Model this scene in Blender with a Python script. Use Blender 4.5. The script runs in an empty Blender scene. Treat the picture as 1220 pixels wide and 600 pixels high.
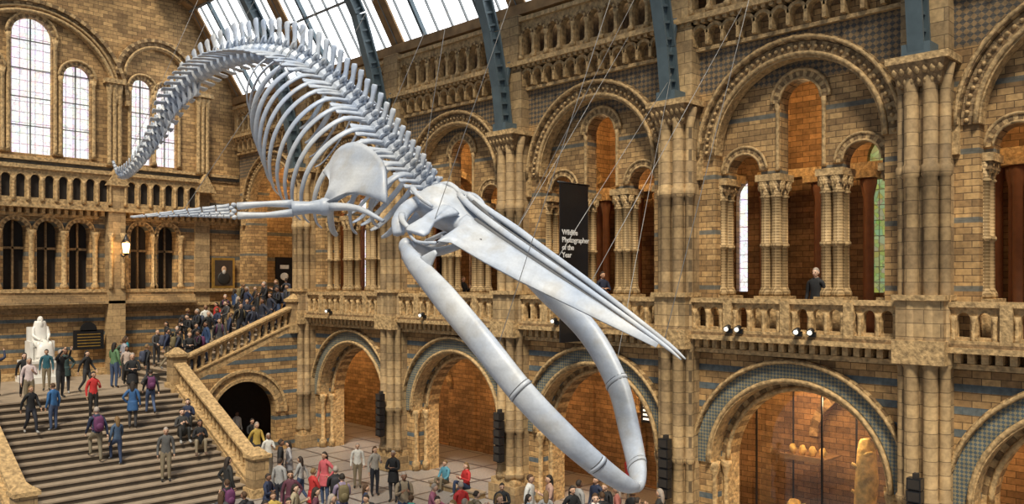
import bpy, bmesh, math, random
from mathutils import Vector, Matrix
random.seed(11)
PI=math.pi
D=20.0; BAY=6.5; Y0=6.7; YE=39.5
PIERS=[Y0+BAY*k for k in range(-1,6)]          # pier positions along the hall
CENT=[Y0+BAY*(k+.5) for k in range(-1,5)]      # bay centres
scene=bpy.context.scene
COL=scene.collection

# ---------------------------------------------------------------- materials
def new_mat(name):
    m=bpy.data.materials.new(name); m.use_nodes=True
    return m,m.node_tree,m.node_tree.nodes['Principled BSDF']
def setin(nt,sock,val):
    if hasattr(val,'is_linked') or isinstance(val,bpy.types.NodeSocket): nt.links.new(val,sock)
    else: sock.default_value=val
def mth(nt,op,a,b=0.0,c=None):
    n=nt.nodes.new('ShaderNodeMath'); n.operation=op
    setin(nt,n.inputs[0],a); setin(nt,n.inputs[1],b)
    if c is not None: setin(nt,n.inputs[2],c)
    return n.outputs[0]
def mixc(nt,f,a,b,mode='MIX'):
    n=nt.nodes.new('ShaderNodeMix'); n.data_type='RGBA'; n.blend_type=mode
    setin(nt,n.inputs[0],f); setin(nt,n.inputs[6],a); setin(nt,n.inputs[7],b)
    return n.outputs[2]
def c4(c): return (c[0],c[1],c[2],1.0)
def coords(nt):
    tc=nt.nodes.new('ShaderNodeTexCoord')
    sp=nt.nodes.new('ShaderNodeSeparateXYZ'); nt.links.new(tc.outputs['Object'],sp.inputs[0])
    u=mth(nt,'ADD',sp.outputs[0],sp.outputs[1])
    cb=nt.nodes.new('ShaderNodeCombineXYZ'); nt.links.new(u,cb.inputs[0]); nt.links.new(sp.outputs[2],cb.inputs[1])
    return tc.outputs['Object'],u,sp.outputs[2],cb.outputs[0]
def noise(nt,vec,scale,detail=4,lo=.6,hi=1.3):
    n=nt.nodes.new('ShaderNodeTexNoise'); nt.links.new(vec,n.inputs['Vector'])
    n.inputs['Scale'].default_value=scale; n.inputs['Detail'].default_value=detail
    mr=nt.nodes.new('ShaderNodeMapRange'); nt.links.new(n.outputs[0],mr.inputs[0])
    mr.inputs[1].default_value=.3; mr.inputs[2].default_value=.7
    mr.inputs[3].default_value=lo; mr.inputs[4].default_value=hi
    return mr.outputs[0]
def band(nt,z,lo,hi):
    return mth(nt,'MULTIPLY',mth(nt,'GREATER_THAN',z,lo),mth(nt,'LESS_THAN',z,hi))
def stone(name,c1,c2,mortar=(.10,.06,.03),bw=.38,bh=.165,stripes=(),diaper=(),rough=.8,bump=.35,bias=-.1):
    m,nt,b=new_mat(name); P,u,z,uv=coords(nt)
    br=nt.nodes.new('ShaderNodeTexBrick'); nt.links.new(uv,br.inputs['Vector'])
    for k,v in (('Color1',c4(c1)),('Color2',c4(c2)),('Mortar',c4(mortar)),('Scale',1.0),('Mortar Size',.009),
                ('Mortar Smooth',.2),('Bias',bias),('Brick Width',bw),('Row Height',bh)): br.inputs[k].default_value=v
    col=br.outputs[0]
    for (lo,hi,per,frac,cc) in stripes:
        f=mth(nt,'LESS_THAN',mth(nt,'FRACT',mth(nt,'DIVIDE',mth(nt,'SUBTRACT',z,lo),per)),frac)
        f=mth(nt,'MULTIPLY',f,band(nt,z,lo,hi)); f=mth(nt,'MULTIPLY',f,.92)
        col=mixc(nt,f,col,c4(cc))
    for (lo,hi,s,ca,cb_) in diaper:
        a=mth(nt,'FLOOR',mth(nt,'DIVIDE',mth(nt,'ADD',u,z),s)); d=mth(nt,'FLOOR',mth(nt,'DIVIDE',mth(nt,'SUBTRACT',u,z),s))
        ck=mth(nt,'ABSOLUTE',mth(nt,'MODULO',mth(nt,'ADD',a,d),2.0))
        pat=mixc(nt,ck,c4(ca),c4(cb_))
        col=mixc(nt,mth(nt,'MULTIPLY',band(nt,z,lo,hi),.85),col,pat)
    n1=noise(nt,P,.9,3,.7,1.25); n2=noise(nt,P,9,5,.75,1.22)
    col=mixc(nt,1.0,col,n1,'MULTIPLY'); col=mixc(nt,1.0,col,n2,'MULTIPLY')
    nt.links.new(col,b.inputs['Base Color']); b.inputs['Roughness'].default_value=rough
    bp=nt.nodes.new('ShaderNodeBump'); bp.inputs['Strength'].default_value=bump; bp.inputs['Distance'].default_value=.03
    h=mth(nt,'SUBTRACT',mth(nt,'MULTIPLY',n2,.3),br.outputs[1]); nt.links.new(h,bp.inputs['Height'])
    nt.links.new(bp.outputs[0],b.inputs['Normal'])
    return m
def plain(name,c,rough=.6,metal=0.0,ns=6,lo=.85,hi=1.15,bump=0.0,coat=0):
    m,nt,b=new_mat(name)
    tc=nt.nodes.new('ShaderNodeTexCoord')
    n=noise(nt,tc.outputs['Object'],ns,4,lo,hi)
    nt.links.new(mixc(nt,1.0,c4(c),n,'MULTIPLY'),b.inputs['Base Color'])
    b.inputs['Roughness'].default_value=rough; b.inputs['Metallic'].default_value=metal
    if bump:
        bp=nt.nodes.new('ShaderNodeBump'); bp.inputs['Strength'].default_value=bump; bp.inputs['Distance'].default_value=.03
        nt.links.new(n,bp.inputs['Height']); nt.links.new(bp.outputs[0],b.inputs['Normal'])
    return m
def emis(name,c,s):
    m,nt,b=new_mat(name)
    b.inputs['Base Color'].default_value=c4(c); b.inputs['Emission Color'].default_value=c4(c)
    b.inputs['Emission Strength'].default_value=s
    return m
def patterned(name,ca,cb_,s):
    m,nt,b=new_mat(name); P,u,z,uv=coords(nt)
    a=mth(nt,'FLOOR',mth(nt,'DIVIDE',mth(nt,'ADD',u,z),s)); d=mth(nt,'FLOOR',mth(nt,'DIVIDE',mth(nt,'SUBTRACT',u,z),s))
    ck=mth(nt,'ABSOLUTE',mth(nt,'MODULO',mth(nt,'ADD',a,d),2.0))
    col=mixc(nt,ck,c4(ca),c4(cb_)); n2=noise(nt,P,5,4,.75,1.2)
    nt.links.new(mixc(nt,1.0,col,n2,'MULTIPLY'),b.inputs['Base Color']); b.inputs['Roughness'].default_value=.75
    bp=nt.nodes.new('ShaderNodeBump'); bp.inputs['Strength'].default_value=.4; bp.inputs['Distance'].default_value=.03
    nt.links.new(ck,bp.inputs['Height']); nt.links.new(bp.outputs[0],b.inputs['Normal'])
    return m
BLUE=(.085,.125,.15); TAN=(.54,.34,.145); TAN2=(.24,.142,.062)
M_low=stone('terracotta_banded',TAN,TAN2,stripes=((3.3,5.3,.5,.34,BLUE),(.2,3.2,1.1,.14,BLUE)))
M_up=stone('terracotta_brick',TAN,TAN2,bw=.34,bh=.15,diaper=((12.35,13.5,.15,(.055,.065,.07),(.24,.165,.09)),),stripes=((5.5,12.3,1.5,.08,(.13,.135,.12)),))
M_end=stone('terracotta_end',TAN,TAN2,bw=.42,bh=.17,stripes=((3.0,7.0,.62,.24,BLUE),(7.0,13.0,1.3,.14,(.13,.135,.12))))
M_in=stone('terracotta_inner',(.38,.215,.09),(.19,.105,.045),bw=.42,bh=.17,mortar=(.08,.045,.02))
M_trim=plain('carved_terracotta',(.51,.345,.165),.75,ns=9,lo=.48,hi=1.3,bump=.7)
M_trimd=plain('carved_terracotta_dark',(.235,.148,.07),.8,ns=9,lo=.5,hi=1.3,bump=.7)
M_pier=stone('pier_stone',(.45,.31,.155),(.25,.17,.09),bw=.7,bh=.3,bump=.15,mortar=(.14,.095,.05))
M_vb=patterned('leaf_band_blue',(.08,.11,.13),(.26,.225,.14),.09)
M_col=patterned('carved_shaft',(.49,.34,.17),(.22,.145,.065),.075)
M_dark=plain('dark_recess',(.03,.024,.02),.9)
M_iron=plain('painted_iron',(.085,.12,.14),.5,.1,ns=3)
M_wood=plain('roof_timber',(.30,.18,.08),.7,ns=2,lo=.6,hi=1.3)
M_bar=plain('glazing_bar',(.20,.21,.21),.5)
M_black=plain('black_paint',(.012,.012,.014),.4)
M_white=plain('white_paint',(.8,.8,.8),.5)
M_gold=plain('gilt',(.6,.38,.1),.35,.7)
M_marble=plain('marble',(.78,.77,.74),.35,ns=4,lo=.92,hi=1.05)
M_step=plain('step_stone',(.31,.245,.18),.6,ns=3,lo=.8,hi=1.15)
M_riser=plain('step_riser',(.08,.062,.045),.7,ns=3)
M_red=plain('red_sandstone',(.22,.09,.04),.7,ns=4)
M_sky=emis('skylight_glass',(.93,.97,1.0),2.6)
M_lamp=emis('lamp_glow',(1,.62,.25),7)
M_spot=emis('spot_lens',(1,.95,.85),.9)
M_green=emis('exit_glow',(.1,.9,.35),1.2)
M_cab=plain('steel_cable',(.35,.34,.33),.5,.4)
def stained(name,tint,st):
    m,nt,b=new_mat(name); P,u,z,uv=coords(nt)
    v=nt.nodes.new('ShaderNodeTexVoronoi'); v.feature='F1'; v.inputs['Scale'].default_value=6; nt.links.new(uv,v.inputs['Vector'])
    hs=nt.nodes.new('ShaderNodeHueSaturation'); hs.inputs['Saturation'].default_value=1.0; hs.inputs['Value'].default_value=1.1
    nt.links.new(v.outputs['Color'],hs.inputs['Color'])
    col=mixc(nt,.2,c4(tint),hs.outputs[0])
    br=nt.nodes.new('ShaderNodeTexBrick'); nt.links.new(uv,br.inputs['Vector']); br.offset=0
    for k,vv in (('Color1',(1,1,1,1)),('Color2',(1,.94,.93,1)),('Mortar',(.35,.25,.3,1)),('Scale',1.0),('Mortar Size',.014),('Brick Width',.3),('Row Height',.45)): br.inputs[k].default_value=vv
    v2=nt.nodes.new('ShaderNodeTexVoronoi'); v2.feature='DISTANCE_TO_EDGE'; v2.inputs['Scale'].default_value=6; nt.links.new(uv,v2.inputs['Vector'])
    ed=mth(nt,'ADD',mth(nt,'MULTIPLY',mth(nt,'GREATER_THAN',v2.outputs[0],.04),.35),.65)
    col=mixc(nt,1.0,col,br.outputs[0],'MULTIPLY'); col=mixc(nt,1.0,col,ed,'MULTIPLY')
    nt.links.new(col,b.inputs['Emission Color']); b.inputs['Emission Strength'].default_value=st
    b.inputs['Base Color'].default_value=(.1,.1,.1,1)
    return m
M_st=stained('stained_glass',(1.0,.98,.98),1.25)
M_stg=stained('stained_glass_green',(.45,.6,.15),.55)
# bone: clean, pale, cool off-white with a faint lengthwise grain and soft sheen
def bone_mat():
    m,nt,b=new_mat('whale_bone'); tc=nt.nodes.new('ShaderNodeTexCoord'); P=tc.outputs['Object']
    mp=nt.nodes.new('ShaderNodeMapping'); nt.links.new(P,mp.inputs[0]); mp.inputs['Rotation'].default_value=(-.43,0,0); mp.inputs['Scale'].default_value=(6,.9,6)
    n=noise(nt,P,.8,3,0,1); g=noise(nt,mp.outputs[0],1.0,4,.86,1.05); n2=noise(nt,P,22,3,.93,1.03); st=noise(nt,P,2.4,5,-.7,.45)
    col=mixc(nt,n,(.40,.47,.60,1),(.63,.64,.65,1)); col=mixc(nt,mth(nt,'MAXIMUM',st,0.0),col,(.42,.39,.34,1))
    col=mixc(nt,1.0,col,g,'MULTIPLY'); col=mixc(nt,1.0,col,n2,'MULTIPLY')
    nt.links.new(col,b.inputs['Base Color']); b.inputs['Roughness'].default_value=.42
    bp=nt.nodes.new('ShaderNodeBump'); bp.inputs['Strength'].default_value=.3; bp.inputs['Distance'].default_value=.03
    nt.links.new(mth(nt,'MULTIPLY',g,n2),bp.inputs['Height']); nt.links.new(bp.outputs[0],b.inputs['Normal'])
    return m
M_bone=bone_mat()
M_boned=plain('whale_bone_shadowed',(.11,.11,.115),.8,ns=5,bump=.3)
def floor_mat():
    m,nt,b=new_mat('mosaic_floor'); tc=nt.nodes.new('ShaderNodeTexCoord'); P=tc.outputs['Object']
    br=nt.nodes.new('ShaderNodeTexBrick'); nt.links.new(P,br.inputs['Vector']); br.offset=0
    for k,vv in (('Color1',(.34,.32,.31,1)),('Color2',(.26,.245,.24,1)),('Mortar',(.07,.06,.065,1)),('Scale',1.0),('Mortar Size',.06),('Brick Width',1.6),('Row Height',1.6)): br.inputs[k].default_value=vv
    n=noise(nt,P,14,4,.75,1.2)
    nt.links.new(mixc(nt,1.0,br.outputs[0],n,'MULTIPLY'),b.inputs['Base Color']); b.inputs['Roughness'].default_value=.3
    return m
M_floor=floor_mat()

# ---------------------------------------------------------------- mesh builder
class MB:
    def __init__(s): s.v=[];s.f=[];s.m=[];s.s=[]
    def add(s,vs,fs,mi=0,sm=False):
        o=len(s.v); s.v+= [tuple(v) for v in vs]
        for f in fs: s.f.append(tuple(o+i for i in f)); s.m.append(mi); s.s.append(sm)
    def box(s,x0,x1,y0,y1,z0,z1,mi=0):
        vs=[(x,y,z) for x in (x0,x1) for y in (y0,y1) for z in (z0,z1)]
        s.add(vs,[(0,1,3,2),(4,6,7,5),(0,4,5,1),(2,3,7,6),(0,2,6,4),(1,5,7,3)],mi)
    def lathe(s,cx,cy,prof,n=10,mi=0,sm=True):
        vs=[];fs=[]
        for r,z in prof:
            for i in range(n):
                a=2*PI*i/n; vs.append((cx+r*math.cos(a),cy+r*math.sin(a),z))
        for j in range(len(prof)-1):
            for i in range(n):
                k=(i+1)%n; fs.append((j*n+i,j*n+k,(j+1)*n+k,(j+1)*n+i))
        s.add(vs,fs,mi,sm)
        s.add(vs[:n],[tuple(range(n))[::-1]],mi); s.add(vs[-n:],[tuple(range(n))],mi)
    def frus(s,p0,p1,A,B,a0,b0,a1,b1,mi=0):
        p0=Vector(p0);p1=Vector(p1);A=Vector(A).normalized();B=Vector(B).normalized();vs=[]
        for p,a,b in ((p0,a0,b0),(p1,a1,b1)):
            for i,j in ((-1,-1),(1,-1),(1,1),(-1,1)): vs.append(p+A*(a*i)+B*(b*j))
        s.add(vs,[(3,2,1,0),(4,5,6,7),(0,1,5,4),(1,2,6,5),(2,3,7,6),(3,0,4,7)],mi)
    def beam(s,p0,p1,w,h,mi=0,up=(0,0,1)):
        p0=Vector(p0);p1=Vector(p1);d=(p1-p0).normalized();sd=d.cross(Vector(up))
        if sd.length<1e-4: sd=Vector((1,0,0))
        sd.normalize();u=sd.cross(d); s.frus(p0,p1,sd,u,w/2,h/2,w/2,h/2,mi)
    def tube(s,pts,rad,n=8,sub=3,mi=0,sm=True,side=None):
        pts=[Vector(p) for p in pts]; rad=[(r,r) if not isinstance(r,tuple) else r for r in rad]
        P=[];R=[]
        N=len(pts)
        for i in range(N-1):
            a=pts[max(i-1,0)];b=pts[i];c=pts[i+1];d=pts[min(i+2,N-1)]
            for k in range(sub):
                t=k/sub
                P.append(.5*((2*b)+(c-a)*t+(2*a-5*b+4*c-d)*t*t+(3*b-a-3*c+d)*t**3))
                R.append((rad[i][0]*(1-t)+rad[i+1][0]*t,rad[i][1]*(1-t)+rad[i+1][1]*t))
        P.append(pts[-1]);R.append(rad[-1])
        ps=Vector(side) if side else None
        vs=[];fs=[]
        for i,p in enumerate(P):
            t=(P[min(i+1,len(P)-1)]-P[max(i-1,0)]).normalized()
            if ps is None:
                ps=t.cross(Vector((0,0,1)))
                if ps.length<.05: ps=t.cross(Vector((1,0,0)))
            ps=(ps-t*ps.dot(t)).normalized(); u=ps.cross(t)
            for k in range(n):
                a=2*PI*k/n; vs.append(p+ps*(math.cos(a)*R[i][0])+u*(math.sin(a)*R[i][1]))
        L=len(P)
        for j in range(L-1):
            for i in range(n):
                k=(i+1)%n; fs.append((j*n+i,j*n+k,(j+1)*n+k,(j+1)*n+i))
        fs.append(tuple(range(n))[::-1]); fs.append(tuple((L-1)*n+i for i in range(n)))
        s.add(vs,fs,mi,sm)
    def ell(s,c,r,nu=10,nv=7,mi=0,fn=None):
        vs=[];fs=[]
        for j in range(nv+1):
            th=PI*j/nv
            for i in range(nu):
                a=2*PI*i/nu; v=Vector((math.sin(th)*math.cos(a),math.sin(th)*math.sin(a),math.cos(th)))
                if fn: v=fn(v)
                vs.append((c[0]+v[0]*r[0],c[1]+v[1]*r[1],c[2]+v[2]*r[2]))
        for j in range(nv):
            for i in range(nu):
                k=(i+1)%nu; fs.append((j*nu+i,(j+1)*nu+i,(j+1)*nu+k,j*nu+k))
        s.add(vs,fs,mi,True)
    def mesh(s,name,mats,recalc=True):
        me=bpy.data.meshes.new(name); me.from_pydata(s.v,[],s.f)
        for m in mats: me.materials.append(m)
        me.polygons.foreach_set('material_index',s.m); me.polygons.foreach_set('use_smooth',s.s)
        if recalc:
            bm=bmesh.new(); bm.from_mesh(me); bmesh.ops.remove_doubles(bm,verts=bm.verts,dist=1e-5)
            bmesh.ops.recalc_face_normals(bm,faces=bm.faces); bm.to_mesh(me); bm.free()
        me.update(); return me
    def obj(s,name,mats,parent=None):
        ob=bpy.data.objects.new(name,s.mesh(name,mats)); COL.objects.link(ob)
        if parent: ob.parent=parent
        return ob
def empty(name):
    e=bpy.data.objects.new(name,None); COL.objects.link(e); return e
def panel(outer,holes,t):
    cu=bpy.data.curves.new('c','CURVE'); cu.dimensions='2D'; cu.fill_mode='BOTH'; cu.extrude=t/2
    for loop in [outer]+holes:
        sp=cu.splines.new('POLY'); sp.points.add(len(loop)-1)
        for i,p in enumerate(loop): sp.points[i].co=(p[0],p[1],0,1)
        sp.use_cyclic_u=True
    ob=bpy.data.objects.new('c',cu); COL.objects.link(ob); bpy.context.view_layer.update()
    me=bpy.data.meshes.new_from_object(ob.evaluated_get(bpy.context.evaluated_depsgraph_get()))
    vs=[v.co.copy() for v in me.vertices]; fs=[tuple(p.vertices) for p in me.polygons]
    bpy.data.objects.remove(ob); bpy.data.curves.remove(cu); bpy.data.meshes.remove(me)
    return vs,fs
def PX(u,w,d): return (d,u,w)      # planes of constant X (side wall): u along Y
def PY(u,w,d): return (u,d,w)      # planes of constant Y (end wall): u along X
def addpanel(mb,P,outer,holes,d0,d1,mi=0):
    vs,fs=panel(outer,holes,abs(d1-d0)); dc=(d0+d1)/2
    mb.add([P(v[0],v[1],dc+v[2]) for v in vs],fs,mi)
def arch(cx,hw,z0,zs,n=16):
    return [(cx-hw,z0),(cx+hw,z0)]+[(cx+hw*math.cos(PI*i/n),zs+hw*math.sin(PI*i/n)) for i in range(n+1)]
def rect(a,b,c,d): return [(a,c),(b,c),(b,d),(a,d)]
def ring(mb,P,cx,cz,r0,r1,d0,d1,n,mis,a0=0,a1=PI,gap=.02):
    for i in range(n):
        b0=a0+(a1-a0)*(i+gap)/n; b1=a0+(a1-a0)*(i+1-gap)/n; vs=[]
        K=3
        for k in range(K+1):
            a=b0+(b1-b0)*k/K
            for r in (r0,r1):
                for d in (d0,d1): vs.append(P(cx+r*math.cos(a),cz+r*math.sin(a),d))
        fs=[(0,1,3,2)]
        for k in range(K):
            o=4*k; fs+=[(o,o+4,o+5,o+1),(o+2,o+3,o+7,o+6),(o,o+2,o+6,o+4),(o+1,o+5,o+7,o+3)]
        o=4*K; fs.append((o,o+2,o+3,o+1))
        mb.add(vs,fs,mis[i%len(mis)])
def roll(mb,P,cx,cz,r,d,th,n,mi):
    """continuous round moulding following an arch"""
    mb.tube([P(cx+r*math.cos(PI*i/n),cz+r*math.sin(PI*i/n),d) for i in range(n+1)],[th]*(n+1),7,1,mi)
def beads(mb,P,cx,cz,r,d,s_,n,mi):
    """row of carved leaf bosses around an arch"""
    for i in range(n):
        a=PI*(i+.5)/n; mb.ell(P(cx+r*math.cos(a),cz+r*math.sin(a),d),(s_,s_,s_),6,4,mi)
def pbox(mb,P,u0,u1,d0,d1,z0,z1,mi=0):
    a=P(u0,z0,d0);b=P(u1,z1,d1); mb.box(min(a[0],b[0]),max(a[0],b[0]),min(a[1],b[1]),max(a[1],b[1]),z0,z1,mi)

# ---------------------------------------------------------------- right wall
W=empty('wall_right')
YA=PIERS[0]; YB=PIERS[-1]
for bi,c in enumerate(CENT):
    mb=MB(); last=(bi==len(CENT)-1)
    mats=[M_low,M_up,M_trim,M_trimd,M_vb,M_col,M_pier,M_in]
    a,b=c-3.25,c+3.25
    addpanel(mb,PX,rect(a,b,-.6,5.5),[arch(c,2.35,-.3,2.3,24)],20,21.1,0)
    ring(mb,PX,c,2.3,2.33,2.46,19.9,20.4,44,(2,)); roll(mb,PX,c,2.3,2.42,19.9,.06,30,2)
    ring(mb,PX,c,2.3,2.48,2.84,19.94,20.05,30,(4,),gap=0)
    ring(mb,PX,c,2.3,2.84,2.97,19.84,20.05,48,(2,3)); roll(mb,PX,c,2.3,2.9,19.82,.05,30,2)
    ring(mb,PX,c,2.3,2.12,2.36,20.5,21.05,34,(2,3)); roll(mb,PX,c,2.3,2.16,20.5,.07,28,2)
    for sg in (-1,1):
        u=c+sg*2.24; pbox(mb,PX,u-.12,u+.12,20.5,21.05,0,2.3,2)
        mb.lathe(20.12,c+sg*2.36,[(.16,0),(.16,.3),(.1,.4),(.1,1.95),(.17,2.2),(.17,2.32)],10,2)
        mb.lathe(20.48,c+sg*2.2,[(.14,0),(.14,.3),(.08,.4),(.08,1.95),(.15,2.2),(.15,2.32)],10,2)
    # string course / corbel table
    pbox(mb,PX,a,b,19.7,20,5.32,5.44,2)
    y=a+.14
    while y<b-.1:
        pbox(mb,PX,y-.07,y+.07,19.58,20,5.46,5.68,2); y+=.27
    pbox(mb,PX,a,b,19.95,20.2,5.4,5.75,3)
    pbox(mb,PX,a,b,19.42,20.35,5.68,5.8,2); pbox(mb,PX,a,b,19.48,20.3,5.8,5.88,3)
    # upper storey
    addpanel(mb,PX,rect(a,b,5.5,14.4),[arch(c,2.25,5.74,10.63,28)],20,20.95,1)
    ring(mb,PX,c,10.63,2.2,2.33,19.94,20.3,44,(2,)); roll(mb,PX,c,10.63,2.3,19.92,.06,30,2)
    ring(mb,PX,c,10.63,2.36,2.6,19.95,20.05,52,(3,6)); beads(mb,PX,c,10.63,2.48,19.93,.055,44,2)
    ring(mb,PX,c,10.63,2.62,2.76,19.84,20.05,48,(2,3)); roll(mb,PX,c,10.63,2.69,19.83,.05,30,2)
    for sg in (-1,1):
        pbox(mb,PX,c+sg*2.76-.1 if sg<0 else c+sg*2.62,c+sg*2.62 if sg<0 else c+sg*2.76+.1,19.86,20.02,10.0,10.63,2)
    if not last:
        o=[(c-2.4,13),(c-2.4,10.0),(c-2.06,10.0)]
        o+=[(c-1.58-.48*math.cos(PI*i/12),10.15+.48*math.sin(PI*i/12)) for i in range(13)]
        o+=[(c-1.1,10.0),(c-.55,10.0)]
        o+=[(c-.55*math.cos(PI*i/14),11.85+.55*math.sin(PI*i/14)) for i in range(15)]
        o+=[(c+.55,10.0),(c+1.1,10.0)]
        o+=[(c+1.58-.48*math.cos(PI*i/12),10.15+.48*math.sin(PI*i/12)) for i in range(13)]
        o+=[(c+2.06,10.0),(c+2.4,10.0),(c+2.4,13)]
        addpanel(mb,PX,o,[],20.38,20.8,1)
        ring(mb,PX,c,11.85,.55,.74,20.32,20.4,22,(2,3)); roll(mb,PX,c,11.85,.78,20.32,.045,16,2); roll(mb,PX,c,11.85,.56,20.32,.04,16,2)
        for sg in (-1,1):
            ring(mb,PX,c+sg*1.58,10.15,.48,.64,20.32,20.4,18,(2,3)); roll(mb,PX,c+sg*1.58,10.15,.67,20.32,.04,14,2); roll(mb,PX,c+sg*1.58,10.15,.49,20.32,.035,14,2)
            mb.lathe(20.36,c+sg*.62,[(.07,10.1),(.055,10.2),(.055,11.65),(.08,11.85)],8,2)
        for uc,hw in ((c-2.27,.2),(c-.82,.3),(c+.82,.3),(c+2.27,.2)):
            pbox(mb,PX,uc-hw-.04,uc+hw+.04,20.2,20.98,5.75,6.75,2)
            pbox(mb,PX,uc-hw-.08,uc+hw+.08,20.16,21.02,6.72,6.84,2)
            for dy in ((-.15,.15) if hw>.25 else (0,)):
                for X in (20.4,20.75):
                    r=.13
                    mb.lathe(X,uc+dy,[(r+.06,6.84),(r+.06,6.94),(r+.01,7.05),(r,7.1),(r,8.1),(r+.035,8.13),(r+.035,8.2),(r,8.23),(r,9.4),(r+.04,9.44),(r,9.5),(r+.1,9.82)],12,5)
                    for k in range(6):
                        an=PI*k/3; mb.ell((X+(r+.05)*math.cos(an),uc+dy+(r+.05)*math.sin(an),9.68),(.04,.04,.09),5,4,2)
            pbox(mb,PX,uc-hw,uc+hw,20.24,20.9,9.66,9.84,3)
            pbox(mb,PX,uc-hw-.05,uc+hw+.05,20.18,20.96,9.84,10.02,2)
    # upper corbel table and attic arcade
    pbox(mb,PX,a,b,19.85,20,13.5,13.6,2)
    n=14; st=(b-a)/n
    for i in range(n):
        y=a+st*(i+.5)
        pbox(mb,PX,y-st*.5-.05,y-st*.5+.05,19.68,20,13.62,13.92,2)
        ring(mb,PX,y,13.92,st*.5-.06,st*.5+.03,19.68,20,6,(2,)); 
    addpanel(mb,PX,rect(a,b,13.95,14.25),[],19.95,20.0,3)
    y=a+.12
    while y<b-.1:
        pbox(mb,PX,y-.06,y+.06,19.56,19.9,14.18,14.28,2); y+=.22
    pbox(mb,PX,a,b,19.5,20.3,14.27,14.42,2)
    hl=[]; y=a+.75; cen=[]
    while y<b-.6:
        hl.append(arch(y,.2,14.62,15.25,8)); cen.append(y); y+=.56
    addpanel(mb,PX,rect(a,b,14.42,15.72),hl,19.72,19.92,2)
    for y in cen: ring(mb,PX,y,15.25,.2,.27,19.66,19.74,8,(2,3))
    y=a+.75-.28
    while y<b-.3:
        mb.lathe(19.68,y,[(.1,14.46),(.1,14.6),(.06,14.66),(.06,15.1),(.11,15.25)],8,2); y+=.56
    pbox(mb,PX,a,b,19.6,20.04,15.72,15.86,2)
    pbox(mb,PX,a,b,20.7,20.9,14.4,16.4,3)
    mb.obj('bay_masonry_%d'%(bi+1),mats,W)
# piers
for yi,y in enumerate(PIERS[:-1]):
    mb=MB()
    mb.box(19.62,20.1,y-.5,y+.5,0,14.42,0)
    mb.box(19.5,19.7,y-.33,y+.33,0,11.6,0)
    mb.box(19.2,20.1,y-.62,y+.62,0,.55,0); mb.box(19.28,20.1,y-.56,y+.56,.55,.75,1)
    for X,dy,r in ((19.42,-.2,.15),(19.42,.2,.15),(19.6,-.44,.12),(19.6,.44,.12)):
        mb.lathe(X,y+dy,[(r+.05,.75),(r+.05,.9),(r,1.0),(r,2.25),(r+.04,2.3),(r+.04,2.42),(r,2.47),(r,5.3),(r+.04,5.4),(r+.04,5.9),(r,6.0),(r,9.5),(r+.04,9.55),(r+.04,9.75),(r,9.8),(r,11.45),(r+.09,11.95)],12,0)
    mb.box(19.2,20.1,y-.55,y+.55,5.4,5.92,1); mb.box(19.3,20.1,y-.5,y+.5,5.92,6.8,0); mb.box(19.2,20.1,y-.56,y+.56,6.8,6.92,1)
    mb.frus((19.62,y,11.5),(19.5,y,12.0),(1,0,0),(0,1,0),.3,.42,.42,.6,2)
    for k in range(7):
        mb.ell((19.2,y-.48+.16*k,11.86),(.08,.075,.12),6,5,1); mb.ell((19.3,y-.42+.14*k,11.65),(.07,.06,.12),6,5,1)
    mb.box(19.1,20.1,y-.66,y+.66,12.0,12.16,1)
    mb.box(19.55,20.1,y-.42,y+.42,14.4,15.95,0)
    mb.obj('pier_%d'%(yi+1),[M_pier,M_trim,M_trimd],W)
# gallery structure behind
mb=MB()
mb.box(20.9,25.0,YA-3,YE,5.35,5.74,0); mb.box(20.9,25,YA-3,YE,13.6,13.9,1)
hl=[arch(Y0+.4+BAY*k,.62,6.9,9.9,14) for k in range(0,5)]+[arch(CENT[k]-.6,.62,6.9,10.8,14) for k in range(0,6)]
addpanel(mb,PX,rect(YA-3,YE,-.5,13.9),hl,24.6,25,0)
for y in PIERS[1:-1]:
    addpanel(mb,PY,rect(20.9,24.7,5.7,13.7),[arch(22.7,1.25,5.76,10.3,14)],y-.25,y+.25,0)
    ring(mb,PY,22.7,10.3,1.25,1.5,y-.32,y-.2,16,(1,2))
    addpanel(mb,PY,rect(21.0,24.7,-.5,5.5),[arch(22.85,1.4,-.3,3.0,14)],y-.25,y+.25,0)
    for X in (21.45,23.95): mb.lathe(X,y-.3,[(.2,5.75),(.2,6.1),(.13,6.2),(.13,9.7),(.22,10.1),(.22,10.3)],10,3)
for c in CENT:
    for dy in (-1.9,-.45,1.0,2.4):
        for dx in (0,.26): mb.lathe(23.6+dx,c+dy+dx*.6,[(.19,5.75),(.19,6.0),(.12,6.15),(.12,9.6),(.2,9.95),(.2,10.1)],10,3)
        mb.box(23.35,24.1,c+dy-.25,c+dy+.4,10.1,10.3,1)
    mb.box(23.45,24.0,c-2.9,c+2.9,10.3,10.55,1)
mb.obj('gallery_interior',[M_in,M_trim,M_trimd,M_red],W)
wn=0
for k in range(0,5):
    wn+=1; mb=MB(); y=Y0+.4+BAY*k
    addpanel(mb,PX,arch(y,.66,6.86,9.9,14),[],24.8,24.84,0); mb.obj('window_%d'%wn,[M_st])
for k in range(0,6):
    wn+=1; mb=MB(); y=CENT[k]-.6
    addpanel(mb,PX,arch(y,.66,6.86,10.8,14),[],24.8,24.84,0); mb.obj('window_%d'%wn,[M_stg if k==1 else (M_st if k%2 else M_dark)])
# aisle alcove backs
mb=MB()
for c in CENT[:-1]:
    addpanel(mb,PX,rect(c-3,c+3,0,5.3),[arch(c,1.3,.02,2.6,14)],24.2,24.5,0)
    ring(mb,PX,c,2.6,1.3,1.55,24.1,24.25,18,(1,2))
mb.obj('aisle_back',[M_in,M_trim,M_trimd],W)
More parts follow.
